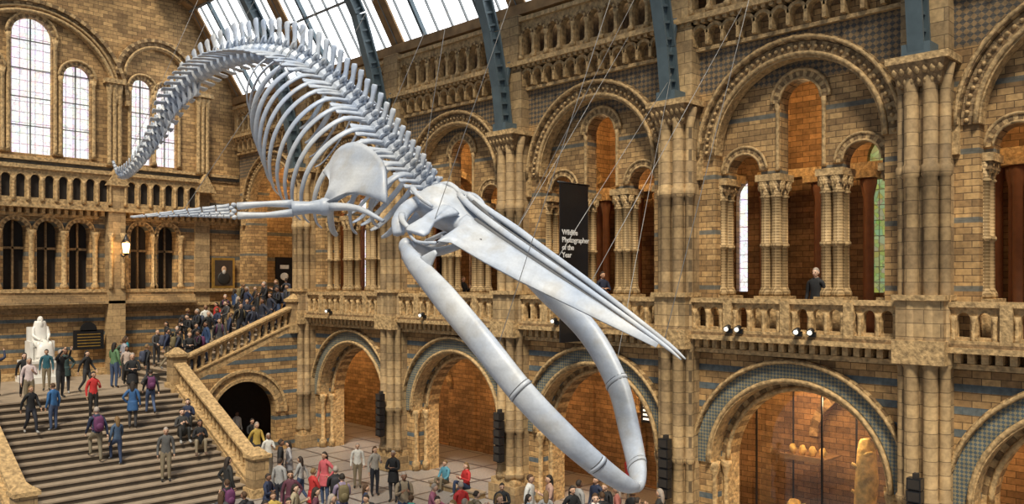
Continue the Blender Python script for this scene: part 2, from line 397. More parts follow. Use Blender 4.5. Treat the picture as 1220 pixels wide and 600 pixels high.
# gallery balustrades
for bi,c in enumerate(CENT[:-1]):
    mb=MB(); a,b=c-2.75,c+2.75
    hl=[];n=13;st=5.3/n
    for i in range(n):
        hl.append(arch(a+.1+st*(i+.5),.13,6.02,6.42,8))
    addpanel(mb,PX,rect(a,b,5.86,6.66),hl,19.62,19.78,0)
    for i in range(n+1): mb.lathe(19.6,a+.1+st*i,[(.08,5.9),(.05,6.0),(.05,6.35),(.08,6.48)],8,0)
    mb.box(19.52,19.88,a,b,6.66,6.78,0); mb.box(19.52,19.9,a,b,5.86,5.95,0)
    for u in (c-1.6,c,c+1.6): mb.box(19.5,19.9,u-.12,u+.12,5.86,6.74,0)
    mb.obj('balustrade',[M_trim])

# ---------------------------------------------------------------- end wall
E=empty('wall_end'); mb=MB(); ef=[M_end,M_trim,M_trimd,M_vb,M_col,M_dark,M_pier]
CX=10.75
niches=[CX-.65+1.27*k for k in range(-4,3)]+[15.25,16.5]
wins=[(CX,.78,12.64,17.6),(CX-1.78,.56,12.64,16.1),(CX+1.78,.56,12.64,16.1),(15.32,.45,12.62,16.1),(16.45,.48,12.62,15.9),(5.3,.45,12.62,16.1),(4.3,.45,12.62,15.9)]
hl=[arch(n,.43,6.9,9.4,12) for n in niches]+[arch(c,h,z0,z1,16) for c,h,z0,z1 in wins]
addpanel(mb,PY,rect(0,25,-.6,26),hl,YE,YE+.5,0)
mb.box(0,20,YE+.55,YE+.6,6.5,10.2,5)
for n in niches:
    ring(mb,PY,n,9.4,.43,.58,YE-.08,YE+.1,16,(1,2)); roll(mb,PY,n,9.4,.6,YE-.08,.04,12,1)
    mb.box(n-.04,n+.04,YE+.3,YE+.4,6.9,9.8,2); mb.box(n-.43,n+.43,YE+.3,YE+.4,8.6,8.7,2)
    for sg in (-.635,.635): mb.lathe(n+sg,YE-.02,[(.17,6.9),(.17,7.05),(.11,7.15),(.11,9.0),(.19,9.3),(.19,9.42)],10,1)
for c,h,z0,z1 in wins:
    ring(mb,PY,c,z1,h,h+.15,YE-.08,YE+.1,20,(1,2)); roll(mb,PY,c,z1,h+.2,YE-.1,.06,16,1)
    for sg in (-1,1): mb.lathe(c+sg*(h+.12),YE-.05,[(.13,z0),(.08,z0+.2),(.08,z1-.25),(.14,z1)],8,1)
for r0,r1,d,ms in ((3.3,3.45,.18,(1,)),(3.45,3.8,.1,(2,6)),(3.8,3.95,.25,(1,2))): ring(mb,PY,CX,15.2,r0,r1,YE-d,YE+.1,50,ms)
roll(mb,PY,CX,15.2,3.4,YE-.2,.08,34,1); roll(mb,PY,CX,15.2,3.62,YE-.12,.06,34,1)
for c in (16.0,5.5):
    for r0,r1,d,ms in ((1.4,1.52,.18,(1,)),(1.52,1.75,.1,(2,6)),(1.75,1.9,.22,(1,2))): ring(mb,PY,c,16.6,r0,r1,YE-d,YE+.1,34,ms)
    roll(mb,PY,c,16.6,1.5,YE-.18,.06,24,1)
# courses
for z0,z1,d,mi in ((5.85,6.1,.12,2),(6.1,6.25,.2,1),(6.75,6.9,.28,1),(10.0,10.12,.12,1),(12.35,12.5,.14,1),(12.1,12.2,.05,2)):
    mb.box(0,20,YE-d,YE+.02,z0,z1,mi)
mb.box(0,20,YE-.22,YE,3.1,3.4,1)
for k in range(4): mb.box(0,17.7,YE-.5+.09*k,YE,6.25+.13*k,6.38+.13*k,6)
x=.3
while x<20: mb.box(x-.07,x+.07,YE-.35,YE,10.12,10.34,1); x+=.3
mb.box(0,20,YE-.55,YE,10.34,10.5,1)
# piers with gables
for px_ in (7.45,14.05,18.15):
    mb.box(px_-.36,px_+.36,YE-(.5 if px_<18 else .15),YE+.02,3.1,11.5,6); 
    if px_<18:
        for sg in (-.26,.26): mb.lathe(px_+sg,YE-.5,[(.12,6.9),(.08,7.1),(.08,9.1),(.14,9.4)],8,1)
    vs=[(px_-.5,YE-.6,11.5),(px_+.5,YE-.6,11.5),(px_,YE-.6,12.4),(px_-.5,YE,11.5),(px_+.5,YE,11.5),(px_,YE,12.4)]
    mb.add(vs,[(0,1,2),(3,5,4),(0,3,4,1),(1,4,5,2),(2,5,3,0)],1)
    for dx in (-.22,.0,.22): mb.lathe(px_+dx,YE-.18,[(.14,12.4),(.1,12.6),(.1,15.6),(.16,15.95),(.16,16.1)],8,1)
    mb.box(px_-.45,px_+.45,YE-.4,YE,16.1,16.3,1)
mb.obj('end_masonry',ef,E)
for a,b in ((CX-3.0,CX+3.0),(14.4,17.8)):
    mb=MB(); hl=[];n=int((b-a)/.52);st=(b-a)/n
    for i in range(n): hl.append(arch(a+st*(i+.5),.17,10.75,11.55,8))
    addpanel(mb,PY,rect(a,b,10.5,11.95),hl,YE-.5,YE-.35,0)
    for i in range(n+1): mb.lathe(a+st*i,YE-.52,[(.09,10.6),(.055,10.75),(.055,11.45),(.09,11.6)],8,0)
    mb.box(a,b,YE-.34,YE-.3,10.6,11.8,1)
    mb.box(a,b,YE-.6,YE-.28,11.95,12.12,0); mb.obj('balustrade',[M_trim,M_dark])
for c,h,z0,z1 in wins:
    wn+=1; mb=MB(); addpanel(mb,PY,arch(c,h+.04,z0-.03,z1,16),[],YE+.25,YE+.29,0)
    mb.box(c-.025,c+.025,YE+.18,YE+.25,z0,z1+h-.02,1)
    z=z0+1.2
    while z<z1+.3: mb.box(c-h,c+h,YE+.18,YE+.25,z-.02,z+.02,1); z+=1.2
    mb.obj('window_%d'%wn,[M_st,M_bar])

# ---------------------------------------------------------------- floor, roof
mb=MB(); mb.box(-2,25,-4,YE+1,-.25,0,0); mb.obj('floor',[M_floor])
R=empty('ceiling'); A=(20.05,16.35); B=(17.66,20.2); C=(15.4,21.45)
mb=MB()
yy0,yy1=YA-3,YE
mb.add([(A[0],yy0,A[1]),(A[0],yy1,A[1]),(B[0],yy1,B[1]),(B[0],yy0,B[1])],[(0,1,2,3)],0)
nb=MB()
dv=Vector((B[0]-A[0],0,B[1]-A[1])).normalized(); nrm=Vector((-dv.z,0,dv.x))
y=PIERS[0]-3.25
while y<yy1:
    nb.frus((A[0]-.06,y,A[1]),(B[0]-.06,y,B[1]),(0,1,0),nrm,.02,.05,.02,.05,0); y+=.8125
for t in (0,.5,1):
    X,Z=A[0]+(B[0]-A[0])*t-.06,A[1]+(B[1]-A[1])*t; nb.frus((X,yy0,Z),(X,yy1,Z),dv,nrm,.05,.06,.05,.06,0)
for yk in PIERS:
    p0=(A[0]-.03,yk,A[1]);p1=(B[0]-.03,yk,B[1]); nb.frus(p0,p1,(0,1,0),nrm,.38,.05,.38,.05,2)
    for k in (-1.7,1.7): nb.frus((A[0]-.1,yk+k,A[1]),(B[0]-.1,yk+k,B[1]),(0,1,0),nrm,.06,.09,.06,.09,1)
nb.beam((20.0,yy0,16.2),(20.0,yy1,16.2),.5,.35,2)
# upper timber ceiling with panels
mb2=MB()
mb2.add([(B[0],yy0,B[1]),(B[0],yy1,B[1]),(C[0],yy1,C[1]),(C[0],yy0,C[1])],[(0,1,2,3)],2)
y=yy0
while y<yy1:
    mb2.beam((B[0],y,B[1]-.05),(C[0],y,C[1]-.05),.12,.14,1); y+=1.3
for t in (.3,.65,1): 
    X=B[0]+(C[0]-B[0])*t;Z=B[1]+(C[1]-B[1])*t; mb2.beam((X,yy0,Z-.05),(X,yy1,Z-.05),.14,.14,1)
mb.obj('skylight_window',[M_sky])
nb.obj('roof_glazing_frame',[M_bar,M_iron,M_wood],R); mb2.obj('roof_panels',[M_bar,M_trimd,M_wood],R)
# iron trusses
for yk in PIERS[:-1]:
    mb=MB(); pts=[(19.35,12.16),(19.15,13.6),(18.75,15.3),(18.1,17.2),(16.6,19.7),(14.2,21.9)]
    for i in range(len(pts)-1):
        p,q=pts[i],pts[i+1]; d=Vector((q[0]-p[0],0,q[1]-p[1])).normalized(); nr=Vector((-d.z,0,d.x))
        for off in (-.2,.2):
            mb.frus(Vector((p[0],yk,p[1]))+nr*off,Vector((q[0],yk,q[1]))+nr*off,(0,1,0),nr,.17,.04,.17,.04,0)
        mb.frus((p[0],yk,p[1]),(q[0],yk,q[1]),(0,1,0),nr,.04,.2,.04,.2,0)
        L=(Vector((q[0]-p[0],0,q[1]-p[1]))).length; n=int(L/.35)
        for k in range(n):
            c=Vector((p[0],yk,p[1])).lerp(Vector((q[0],yk,q[1])),(k+.5)/n)
            mb.frus(c-Vector((0,.11,0)),c+Vector((0,.11,0)),d,nr,.035,.2,.035,.2,0)
    mb.box(19.1,19.62,yk-.3,yk+.3,12.16,12.4,0)
    mb.beam((19.3,yk,13.4),(20.0,yk,15.9),.1,.14,0,up=(0,1,0))
    mb.obj('iron_truss',[M_iron],R)

# ---------------------------------------------------------------- staircase
S=empty('staircase'); mb=MB(); sm=[M_step,M_riser,M_pier,M_trim,M_low,M_dark]
XL,XR=6.95,13.9; n=18; y0,y1=26.2,32.6; rz=3.1/n; ty=(y1-y0)/n
for i in range(n):
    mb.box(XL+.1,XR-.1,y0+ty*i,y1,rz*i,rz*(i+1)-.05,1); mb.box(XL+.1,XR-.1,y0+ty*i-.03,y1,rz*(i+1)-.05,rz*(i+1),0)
mb.box(2,14.4,32.6,YE,0,3.06,2); mb.box(2,14.4,32.57,YE,3.02,3.1,0)
m=15; xa,xb=14.4,20.8
for i in range(m):
    x0=xa+(xb-xa)*i/m; z=3.1+2.65*(i+1)/m
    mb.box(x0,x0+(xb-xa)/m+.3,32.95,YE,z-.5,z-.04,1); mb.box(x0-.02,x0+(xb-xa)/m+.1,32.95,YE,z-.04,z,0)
mb.box(20.5,25,32.95,YE,5.3,5.75,0)
addpanel(mb,PY,[(13.9,-.3),(20,-.3),(20,5.5),(19.4,5.25),(14.4,3.1),(13.9,3.1)],[arch(16.85,1.42,-.2,1.65,18)],32.6,33.0,4)
for r0,r1,d,ms in ((1.42,1.55,.1,(3,)),(1.55,1.8,.04,(2,3)),(1.8,1.92,.12,(3,))): ring(mb,PY,16.85,1.65,r0,r1,32.6-d,32.7,26,ms)
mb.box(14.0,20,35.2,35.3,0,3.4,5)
mb.obj('steps_and_landing',sm,S)
def rail(p0,p1,h,sp,name,newel=(True,True),w=.34):
    mb=MB(); p0=Vector(p0);p1=Vector(p1); d=p1-p0; hl=math.hypot(d.x,d.y); A=Vector((-d.y,d.x,0)).normalized()
    def sl(z0,z1,hw):
        vs=[]
        for p in (p0,p1):
            for s_,z in ((-1,z0),(1,z0),(1,z1),(-1,z1)): vs.append(p+A*(hw*s_)+Vector((0,0,z)))
        mb.add(vs,[(3,2,1,0),(4,5,6,7),(0,1,5,4),(1,2,6,5),(2,3,7,6),(3,0,4,7)],0)
    sl(-.25,.14,w/2); sl(.14,.2,w/2+.04); sl(h-.2,h-.08,w/2); sl(h-.08,h,w/2+.07)
    k=int(hl/sp)
    for i in range(k):
        p=p0+d*((i+.5)/k)
        mb.lathe(p.x,p.y,[(.1,p.z+.12),(.1,p.z+.22),(.06,p.z+.3),(.09,p.z+.42),(.06,p.z+h-.42),(.1,p.z+h-.3),(.1,p.z+h-.15)],8,0)
    for on,p in zip(newel,(p0,p1)):
        if on:
            mb.box(p.x-.28,p.x+.28,p.y-.28,p.y+.28,p.z-.3,p.z+h+.1,1); mb.box(p.x-.35,p.x+.35,p.y-.35,p.y+.35,p.z+h+.1,p.z+h+.22,0)
            mb.frus((p.x,p.y,p.z+h+.22),(p.x,p.y,p.z+h+.45),(1,0,0),(0,1,0),.3,.3,.06,.06,0)
            mb.box(p.x-.35,p.x+.35,p.y-.35,p.y+.35,p.z-.3,p.z+.1,0)
    return mb.obj(name,[M_trim,M_pier])
rail((XR+.05,y0-.1,.2),(XR+.05,y1-.1,3.2),1.0,.3,'stair_balustrade')
rail((XL-.05,y0-.1,.2),(XL-.05,y1-.1,3.2),1.0,.3,'stair_balustrade')
rail((14.35,32.78,3.3),(19.3,32.78,5.3),.95,.3,'stair_balustrade',(False,True))
for X in (XL-.05,XR+.05):
    mb=MB(); vs=[]
    for dx in (-.2,.2): vs+=[(X+dx,y0-.1,-.1),(X+dx,y1,-.1),(X+dx,y1,3.25),(X+dx,y0-.1,.2)]
    mb.add(vs,[(0,1,2,3),(7,6,5,4),(0,4,5,1),(1,5,6,2),(2,6,7,3),(3,7,4,0)],0); mb.obj('stair_string',[M_pier],S)

# ---------------------------------------------------------------- blue whale skeleton
WH=empty('blue_whale_skeleton'); EY=7.2
def cr(pts,t):
    N=len(pts)-1; x=t*N; i=min(int(x),N-1); f=x-i
    a=pts[max(i-1,0)];b=pts[i];c=pts[i+1];d=pts[min(i+2,N)]
    return .5*((2*b)+(c-a)*f+(2*a-5*b+4*c-d)*f*f+(3*b-a-3*c+d)*f**3)
spine=[(12.95,1.72),(13.3,2.0),(14.2,2.7),(15.2,3.6),(16.4,4.45),(17.8,5.25),(19.6,5.85),(21.7,6.12),(23.76,6.02),(25.3,5.55),(26.4,4.8),(27.7,4.1),(28.9,3.68),(29.8,3.72),(30.35,4.25)]
spine=[Vector((10.78,y,z+EY)) for y,z in spine]
dense=[cr(spine,i/600) for i in range(601)]
acc=[0]
for i in range(600): acc.append(acc[-1]+(dense[i+1]-dense[i]).length)
TOT=acc[-1]
def at(q):
    s_=q*TOT
    for i in range(600):
        if acc[i+1]>=s_: break
    f=(s_-acc[i])/(acc[i+1]-acc[i]+1e-9); p=dense[i].lerp(dense[i+1],f)
    t=(dense[min(i+3,600)]-dense[max(i-2,0)]).normalized(); sd=Vector((1,0,0)); u=sd.cross(t)
    if u.z<0: u=-u
    return p,t,sd,u
def lerpt(tab,q):
    for (a,va),(b,vb) in zip(tab,tab[1:]):
        if q<=b: return va+(vb-va)*(q-a)/(b-a)
    return tab[-1][1]
rC=[(0,.16),(.1,.18),(.35,.24),(.6,.24),(.75,.2),(.88,.13),(1,.045)]
hN=[(0,.2),(.06,.38),(.3,.6),(.5,.64),(.65,.52),(.8,.26),(.9,.1),(1,.0)]
wT=[(0,.36),(.1,.48),(.35,.64),(.5,.64),(.65,.42),(.78,.18),(.88,.05),(1,0)]
mb=MB(); q=0.004; nv=0
while q<.995:
    sp=lerpt([(0,.2),(.1,.27),(.3,.36),(.6,.4),(.8,.33),(1,.16)],q)
    p,t,sd,u=at(q); r=lerpt(rC,q); h=lerpt(hN,q)*(1+.05*math.sin(nv*2.3)); w=lerpt(wT,q)*(1+.04*math.sin(nv*1.7))
    hl_=sp*.36
    pr=[(r*.9,-hl_),(r*1.08,-hl_*.85),(r*.76,0),(r*1.08,hl_*.85),(r*.9,hl_)]
    vs=[];fs=[];n=12
    for rr,dd in pr:
        for i in range(n):
            a=2*PI*i/n; vs.append(p+t*dd+sd*(rr*math.cos(a))+u*(rr*math.sin(a)))
    for j in range(4):
        for i in range(n): k=(i+1)%n; fs.append((j*n+i,j*n+k,(j+1)*n+k,(j+1)*n+i))
    fs+=[tuple(range(n))[::-1],tuple(4*n+i for i in range(n))]; mb.add(vs,fs,0,False)
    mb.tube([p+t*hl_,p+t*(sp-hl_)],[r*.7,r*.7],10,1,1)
    if h>.04:   # neural arch and spine, leaning to the tail, club-shaped tip
        b0=p+u*(r*.8); b1=p+u*(r+h*.5)+t*(h*.14); b2=p+u*(r+h)+t*(h*.34)
        mb.tube([b0,b1,b2-(b2-b1)*.25,b2],[(.055,sp*.3),(.035,sp*.24),(.045,sp*.33),(.035,sp*.24)],8,2,0,side=sd)
        for g in (-1,1):
            mb.tube([p+u*(r*.9)+sd*(g*.1),p+u*(r+.1)+sd*(g*.12)-t*sp*.25,p+u*(r+.17)+sd*(g*.13)-t*sp*.5],[(.035,.06),(.03,.06),(.015,.03)],6,2,0,side=sd)
    if w>.03:
        for g in (-1,1):
            e0=p+sd*(g*r*.8); e1=p+sd*(g*(r+w*.55))-u*(w*.05)+t*(w*.08); e2=p+sd*(g*(r+w))-u*(w*.12)+t*(w*.16)
            mb.tube([e0,e1,e2-(e2-e1)*.2,e2],[(sp*.24,.05),(sp*.2,.035),(sp*.34,.03),(sp*.24,.025)],8,2,0,side=t)
    if .6<q<.95:
        c=.36*(1-(q-.6)/.38)
        for g in (-1,1): mb.frus(p-u*(r*.9)+sd*(g*.08)+t*.12,p-u*(r+c)+t*.2,t,sd,.06,.03,.1,.03,0)
    q+=sp/TOT; nv+=1
mb.obj('vertebral_column',[M_bone,M_boned],WH)
# ribs
mb=MB(); NR=15
for i in range(NR):
    f=i/(NR-1); q=.035+f*.30
    p,t,sd,u=at(q)
    Lr=lerpt([(0,1.25),(.12,2.1),(.35,2.75),(.6,2.75),(.85,2.3),(1,1.7)],f)
    wr=lerpt([(0,.75),(.25,1.15),(.6,1.25),(1,.95)],f)
    dn=(-u*.78+t*.24+Vector((0,0,-.35))).normalized()
    r0=lerpt([(0,.07),(.4,.052),(1,.042)],f)
    for g in (-1,1):
        P=[p+sd*(g*.18)+u*.02,p+sd*(g*wr*.62)+u*.06+dn*(.04*Lr),p+sd*(g*wr*.98)+dn*(.2*Lr),p+sd*(g*wr*1.1)+dn*(.45*Lr)+t*.03,
           p+sd*(g*wr*1.0)+dn*(.72*Lr)+t*.06,p+sd*(g*wr*.78)+dn*(.93*Lr)+t*.02,p+sd*(g*wr*.6)+dn*(1.0*Lr)]
        mb.tube(P,[(r0*.8,r0*.8),(r0*.7,r0*1.2),(r0*.5,r0*1.3),(r0*.5,r0*1.4),(r0*.5,r0*1.5),(r0*.45,r0*1.2),(r0*.3,r0*.6)],8,4,0,side=sd)
mb.obj('rib_cage',[M_bone],WH)
# skull
ax=Vector((0,-.908,-.42)); up=Vector((0,-.42,.908)); sx=Vector((1,0,0)); O=Vector((10.72,13.0,EY+1.58))
def K(s_,a,u_): return O+sx*s_+ax*(a*.975)+up*u_
mb=MB()
# braincase and facial root
secs=[(-.22,.2,.05,-.2,.0),(0,.48,.34,-.26,.02),(.25,.66,.5,-.32,.08),(.6,.72,.52,-.32,.1),(.95,.6,.42,-.28,.08),(1.25,.46,.34,-.24,.04),(1.6,.4,.3,-.22,.02),(2.4,.3,.18,-.2,-.02),(3.2,.2,.1,-.17,-.04),(4.4,.12,.03,-.12,-.04),(5.4,.06,.0,-.08,-.03)]
def cs(sec):
    a,w,ct,cb_,e=sec
    prof=[(-1,e),(-.86,e+(ct-e)*.45),(-.62,e+(ct-e)*.78),(-.3,e+(ct-e)*.96),(-.12,ct),(0,ct),(.12,ct),(.3,e+(ct-e)*.96),(.62,e+(ct-e)*.78),(.86,e+(ct-e)*.45),(1,e)]
    pts=[K(x*w,a,z) for x,z in prof]
    pts+=[K(x*w,a,z) for x,z in ((.85,e+(cb_-e)*.4),(.5,cb_*.85),(.12,cb_),(-.12,cb_),(-.5,cb_*.85),(-.85,e+(cb_-e)*.4))]
    return pts
def loft(rows,mi=0):
    n=len(rows[0]); vs=[];fs=[]
    for r_ in rows: vs+=r_
    for j in range(len(rows)-1):
        for i in range(n): k=(i+1)%n; fs.append((j*n+i,j*n+k,(j+1)*n+k,(j+1)*n+i))
    fs+=[tuple(range(n))[::-1],tuple((len(rows)-1)*n+i for i in range(n))]
    mb.add(vs,fs,mi,True)
def dens(secs,K_=3):
    o=[]
    for i in range(len(secs)-1):
        for k in range(K_):
            t=k/K_; t2=t; o.append(tuple(secs[i][j]*(1-t2)+secs[i+1][j]*t2 for j in range(len(secs[0]))))
    o.append(secs[-1]); return o
loft([cs(s_) for s_ in dens(secs)])
for g in (-1,1):
    # maxilla: long blade, thick inner edge, thin drooping margin   (a, inner, outer, z_inner, z_outer, thickness)
    mx=[(1.5,.36,.5,.32,.2,.04),(1.68,.36,.66,.32,.12,.045),(1.8,.36,1.05,.31,-.04,.045),(1.88,.36,1.2,.3,-.09,.045),(2.02,.36,1.0,.3,-.05,.05),(2.2,.36,.95,.29,-.06,.06),(2.8,.35,.84,.26,-.08,.07),(3.6,.31,.69,.22,-.08,.07),(4.4,.26,.52,.18,-.06,.06),(5.2,.21,.36,.13,-.04,.05),(5.8,.165,.245,.09,-.02,.035),(6.25,.13,.15,.06,-.01,.02)]
    rows=[]
    for a,si,so,zi,zo,th in dens(mx):
        r_=[]
        for k in range(6):
            f=k/5; s_=si+(so-si)*f; z=zi+(zo-zi)*(f**1.3); r_.append(K(g*s_,a,z))
        for k in range(6):
            f=1-k/5; s_=si+(so-si)*f; z=zi+(zo-zi)*(f**1.3)-th*(1.4-f); r_.append(K(g*s_,a,z))
        rows.append(r_)
    loft(rows)
    # premaxilla
    mb.tube([K(g*.12,.85,.5),K(g*.19,1.4,.42),K(g*.24,2.2,.36),K(g*.22,3.0,.3),K(g*.17,4.2,.23),K(g*.11,5.4,.14),K(g*.07,6.3,.06),K(g*.06,6.68,.0)],[(.05,.05),(.075,.06),(.075,.07),(.065,.07),(.052,.06),(.038,.045),(.033,.035),(.012,.012)],8,4,0,side=sx)
    # dark seam and foramina between the rostral bones
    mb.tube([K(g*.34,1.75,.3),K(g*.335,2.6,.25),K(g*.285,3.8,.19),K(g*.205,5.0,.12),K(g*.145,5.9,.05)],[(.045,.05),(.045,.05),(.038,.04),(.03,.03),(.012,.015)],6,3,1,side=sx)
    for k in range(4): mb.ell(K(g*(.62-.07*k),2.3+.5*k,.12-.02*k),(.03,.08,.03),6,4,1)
    # supraorbital process of the frontal: flat, waisted wing with a flared orbital rim
    mb.tube([K(g*.42,1.08,.24),K(g*.75,1.16,.16),K(g*1.02,1.26,.06),K(g*1.28,1.38,-.08),K(g*1.36,1.42,-.14)],[(.24,.08),(.17,.06),(.15,.05),(.24,.06),(.2,.04)],10,4,0,side=ax)
    # squamosal with glenoid and zygomatic process
    mb.tube([K(g*.45,.3,.1),K(g*.85,.4,.0),K(g*1.14,.6,-.2),K(g*1.2,.78,-.42)],[(.2,.17),(.15,.12),(.15,.1),(.11,.08)],10,4,0,side=ax)
    mb.tube([K(g*1.1,.58,-.1),K(g*1.26,.85,-.12),K(g*1.34,1.2,-.14)],[(.08,.07),(.055,.05),(.04,.04)],8,3,0)
    mb.tube([K(g*.6,.1,.3),K(g*.78,.3,.34),K(g*.8,.6,.28),K(g*.66,.86,.2)],[(.05,.04),(.06,.045),(.05,.04),(.03,.03)],8,3,0)
    mb.ell(K(g*.4,.45,-.36),(.12,.17,.12),10,7,0)
    mb.ell(K(g*.11,-.2,-.02),(.13,.13,.17),10,7,0)
    mb.tube([K(g*.26,1.0,-.28),K(g*.32,1.6,-.28),K(g*.18,2.6,-.2)],[(.1,.04),(.12,.04),(.05,.03)],8,3,0)
    # jugal: thin rod under the eye socket
    mb.tube([K(g*1.3,1.1,-.18),K(g*1.36,1.5,-.26),K(g*1.2,1.86,-.14)],[.035,.028,.035],7,4,0)
mb.tube([K(0,.02,.1),K(0,.08,.38),K(0,.4,.54),K(0,.85,.48)],[(.1,.08),(.09,.06),(.08,.045),(.05,.03)],8,3,0,side=sx)
for g in (-1,1): mb.tube([K(g*.06,1.1,.44),K(g*.08,1.45,.38),K(0,1.9,.33)],[(.04,.05),(.045,.05),(.03,.03)],8,3,1)
mb.tube([K(0,1.7,.32),K(0,3.0,.25),K(0,4.2,.18),K(0,5.4,.09)],[(.12,.05),(.12,.05),(.085,.04),(.045,.03)],8,3,1,side=sx)
mb.obj('skull',[M_bone,M_boned],WH)
# mandibles
mb=MB()
near=[(9.5,12.25,.66),(9.35,11.9,.42),(9.15,10.75,-.26),(9.15,9.81,-.98),(9.3,9.12,-1.68),(9.6,8.6,-2.27),(10.05,8.22,-2.8),(10.5,8.02,-3.15),(10.74,7.98,-3.24)]
far=[(11.95,12.3,.72),(12.0,12.05,.52),(12.0,11.05,-.15),(11.98,9.98,-.92),(11.88,9.25,-1.78),(11.6,8.75,-2.55),(11.2,8.3,-3.0),(10.95,8.08,-3.2),(10.82,7.98,-3.24)]
rr=[(.09,.11),(.12,.18),(.135,.25),(.14,.245),(.14,.235),(.135,.225),(.12,.2),(.1,.16),(.07,.1)]
for pl in (near,far):
    P=[Vector((x,y,z+EY)) for x,y,z in pl]; mb.tube(P,rr,16,6,0,side=sx)
    c=P[1].lerp(P[2],.42); d=(P[2]-P[1]).normalized(); nu=sx.cross(d); nu=-nu if nu.z<0 else nu
    mb.tube([c+nu*.12-d*.1,c+nu*.34,c+nu*.5+d*.08],[(.04,.2),(.035,.11),(.02,.04)],8,3,0,side=sx)   # coronoid process
    mb.ell(P[0],(.13,.14,.16),10,8,0)
    for k in (4,6):
        t=(P[k+1]-P[k-1]).normalized(); mb.tube([P[k]-t*.03,P[k]+t*.03],[(rr[k][0]+.012,rr[k][1]+.012)]*2,16,1,0,side=sx)
        for o in (-.042,.042): mb.tube([P[k]+t*(o-.006),P[k]+t*(o+.006)],[(rr[k][0]+.004,rr[k][1]+.004)]*2,16,1,1,side=sx)
mb.obj('mandibles',[M_bone,M_boned],WH)
# shoulder blades and flippers
mb=MB()
def limb(G,fan,tip):
    G=Vector(G); fan=[Vector(f) for f in fan]
    nrm=(fan[0]-G).cross(fan[-1]-G).normalized()*.05
    F=[]
    for i in range(len(fan)-1):
        a=fan[max(i-1,0)];b=fan[i];c=fan[i+1];d=fan[min(i+2,len(fan)-1)]
        for k in range(4):
            t=k/4; F.append(.5*((2*b)+(c-a)*t+(2*a-5*b+4*c-d)*t*t+(3*b-a-3*c+d)*t**3))
    F.append(fan[-1]); rows=[]; mid=(fan[2]+fan[1])*.5
    for s_ in (0,.2,.4,.6,.8,.93,1):
        rows.append([G.lerp(f,.08+.92*s_)+(mid-f)*(.22*math.sin(PI*s_)*(abs(i/(len(F)-1)-.5)*2)**3) for i,f in enumerate(F)])
    NRW=len(rows); ths=[1.6,1.0,.7,.5,.5,.7,.9]; nF=len(F); vs=[]
    for r_,th in zip(rows,ths): vs+=[p+nrm*(th+.7*math.sin(4*PI*i/(nF-1))) for i,p in enumerate(r_)]
    for r_,th in zip(rows,ths): vs+=[p-nrm*(th-.7*math.sin(4*PI*i/(nF-1))) for i,p in enumerate(r_)]
    fs=[]; o=nF*NRW
    for j in range(NRW-1):
        for i in range(nF-1):
            a=j*nF+i; fs.append((a,a+1,a+1+nF,a+nF)); fs.append((o+a,o+a+nF,o+a+1+nF,o+a+1))
    l_=(NRW-1)*nF
    for i in range(nF-1): fs.append((l_+i,l_+i+1,o+l_+i+1,o+l_+i)); fs.append((i,o+i,o+i+1,i+1))
    for j in range(NRW-1):
        fs.append((j*nF,(j+1)*nF,o+(j+1)*nF,o+j*nF)); e=nF-1; fs.append((j*nF+e,o+j*nF+e,o+(j+1)*nF+e,(j+1)*nF+e))
    mb.add(vs,fs,0,True)
    mb.tube([G.lerp(fan[-1],.1),G.lerp(fan[-1],.5)+nrm*2,G.lerp(fan[-1],.75)+nrm*4+Vector((0,-.2,-.2))],[.09,.06,.035],8,3,0)
    T=Vector(tip); d=(T-G); L=d.length; d.normalize(); v=(Vector((0,0,1))-d*d.z).normalized()
    mb.ell(G,(.18,.18,.18),10,8,0)
    h1=G+d*.62; mb.tube([G,G+d*.3,h1],[.17,.12,.15],10,3,0)
    for s_ in (-1,1):
        e=h1+v*(.085*s_); f=h1+d*1.05+v*(.09*s_)
        mb.tube([e,e.lerp(f,.5)+v*(.02*s_),f],[.085,.055,.075],8,3,0)
    cw=h1+d*1.12
    for k in range(5): mb.ell(cw+v*(.12-.06*k)+d*(.04*(k%2)),(.055,.055,.045),8,6,0)
    for k,ln in enumerate((1.0,.98,.72,.45)):
        rem=(L-1.78)*ln; s0=cw+d*.07+v*(.1-.065*k); s1=s0+d*rem+v*(-.1+.055*k-.02)
        ph=7
        for j in range(ph):
            a=s0.lerp(s1,j/ph+.008); b=s0.lerp(s1,(j+.92)/ph); r_=.052*(1-.65*j/ph)
            mb.tube([a,a.lerp(b,.5),b],[r_,r_*.75,r_*.95],7,2,0)
limb((9.0,14.15,EY+1.47),[(9.35,14.75,EY+2.2),(9.4,14.35,EY+2.6),(9.5,13.6,EY+2.68),(9.5,12.9,EY+2.2),(9.35,12.62,EY+1.45)],(6.2,16.5,EY+1.27))
limb((12.4,14.15,EY+1.1),[(12.2,14.75,EY+1.6),(12.15,14.5,EY+1.9),(12.05,13.8,EY+2.0),(12.0,13.2,EY+1.65),(12.15,12.9,EY+1.1)],(13.4,17.4,EY+.7))
mb.tube([(10.1,12.9,EY+.75),(10.75,13.0,EY+.6),(11.4,12.9,EY+.75)],[.07,.1,.07],8,3,0)
mb.tube([(10.75,13.4,EY+.55),(10.75,13.9,EY+.5)],[(.18,.06),(.1,.05)],8,2,0)
mb.obj('flippers_and_shoulder_blades',[M_bone],WH)
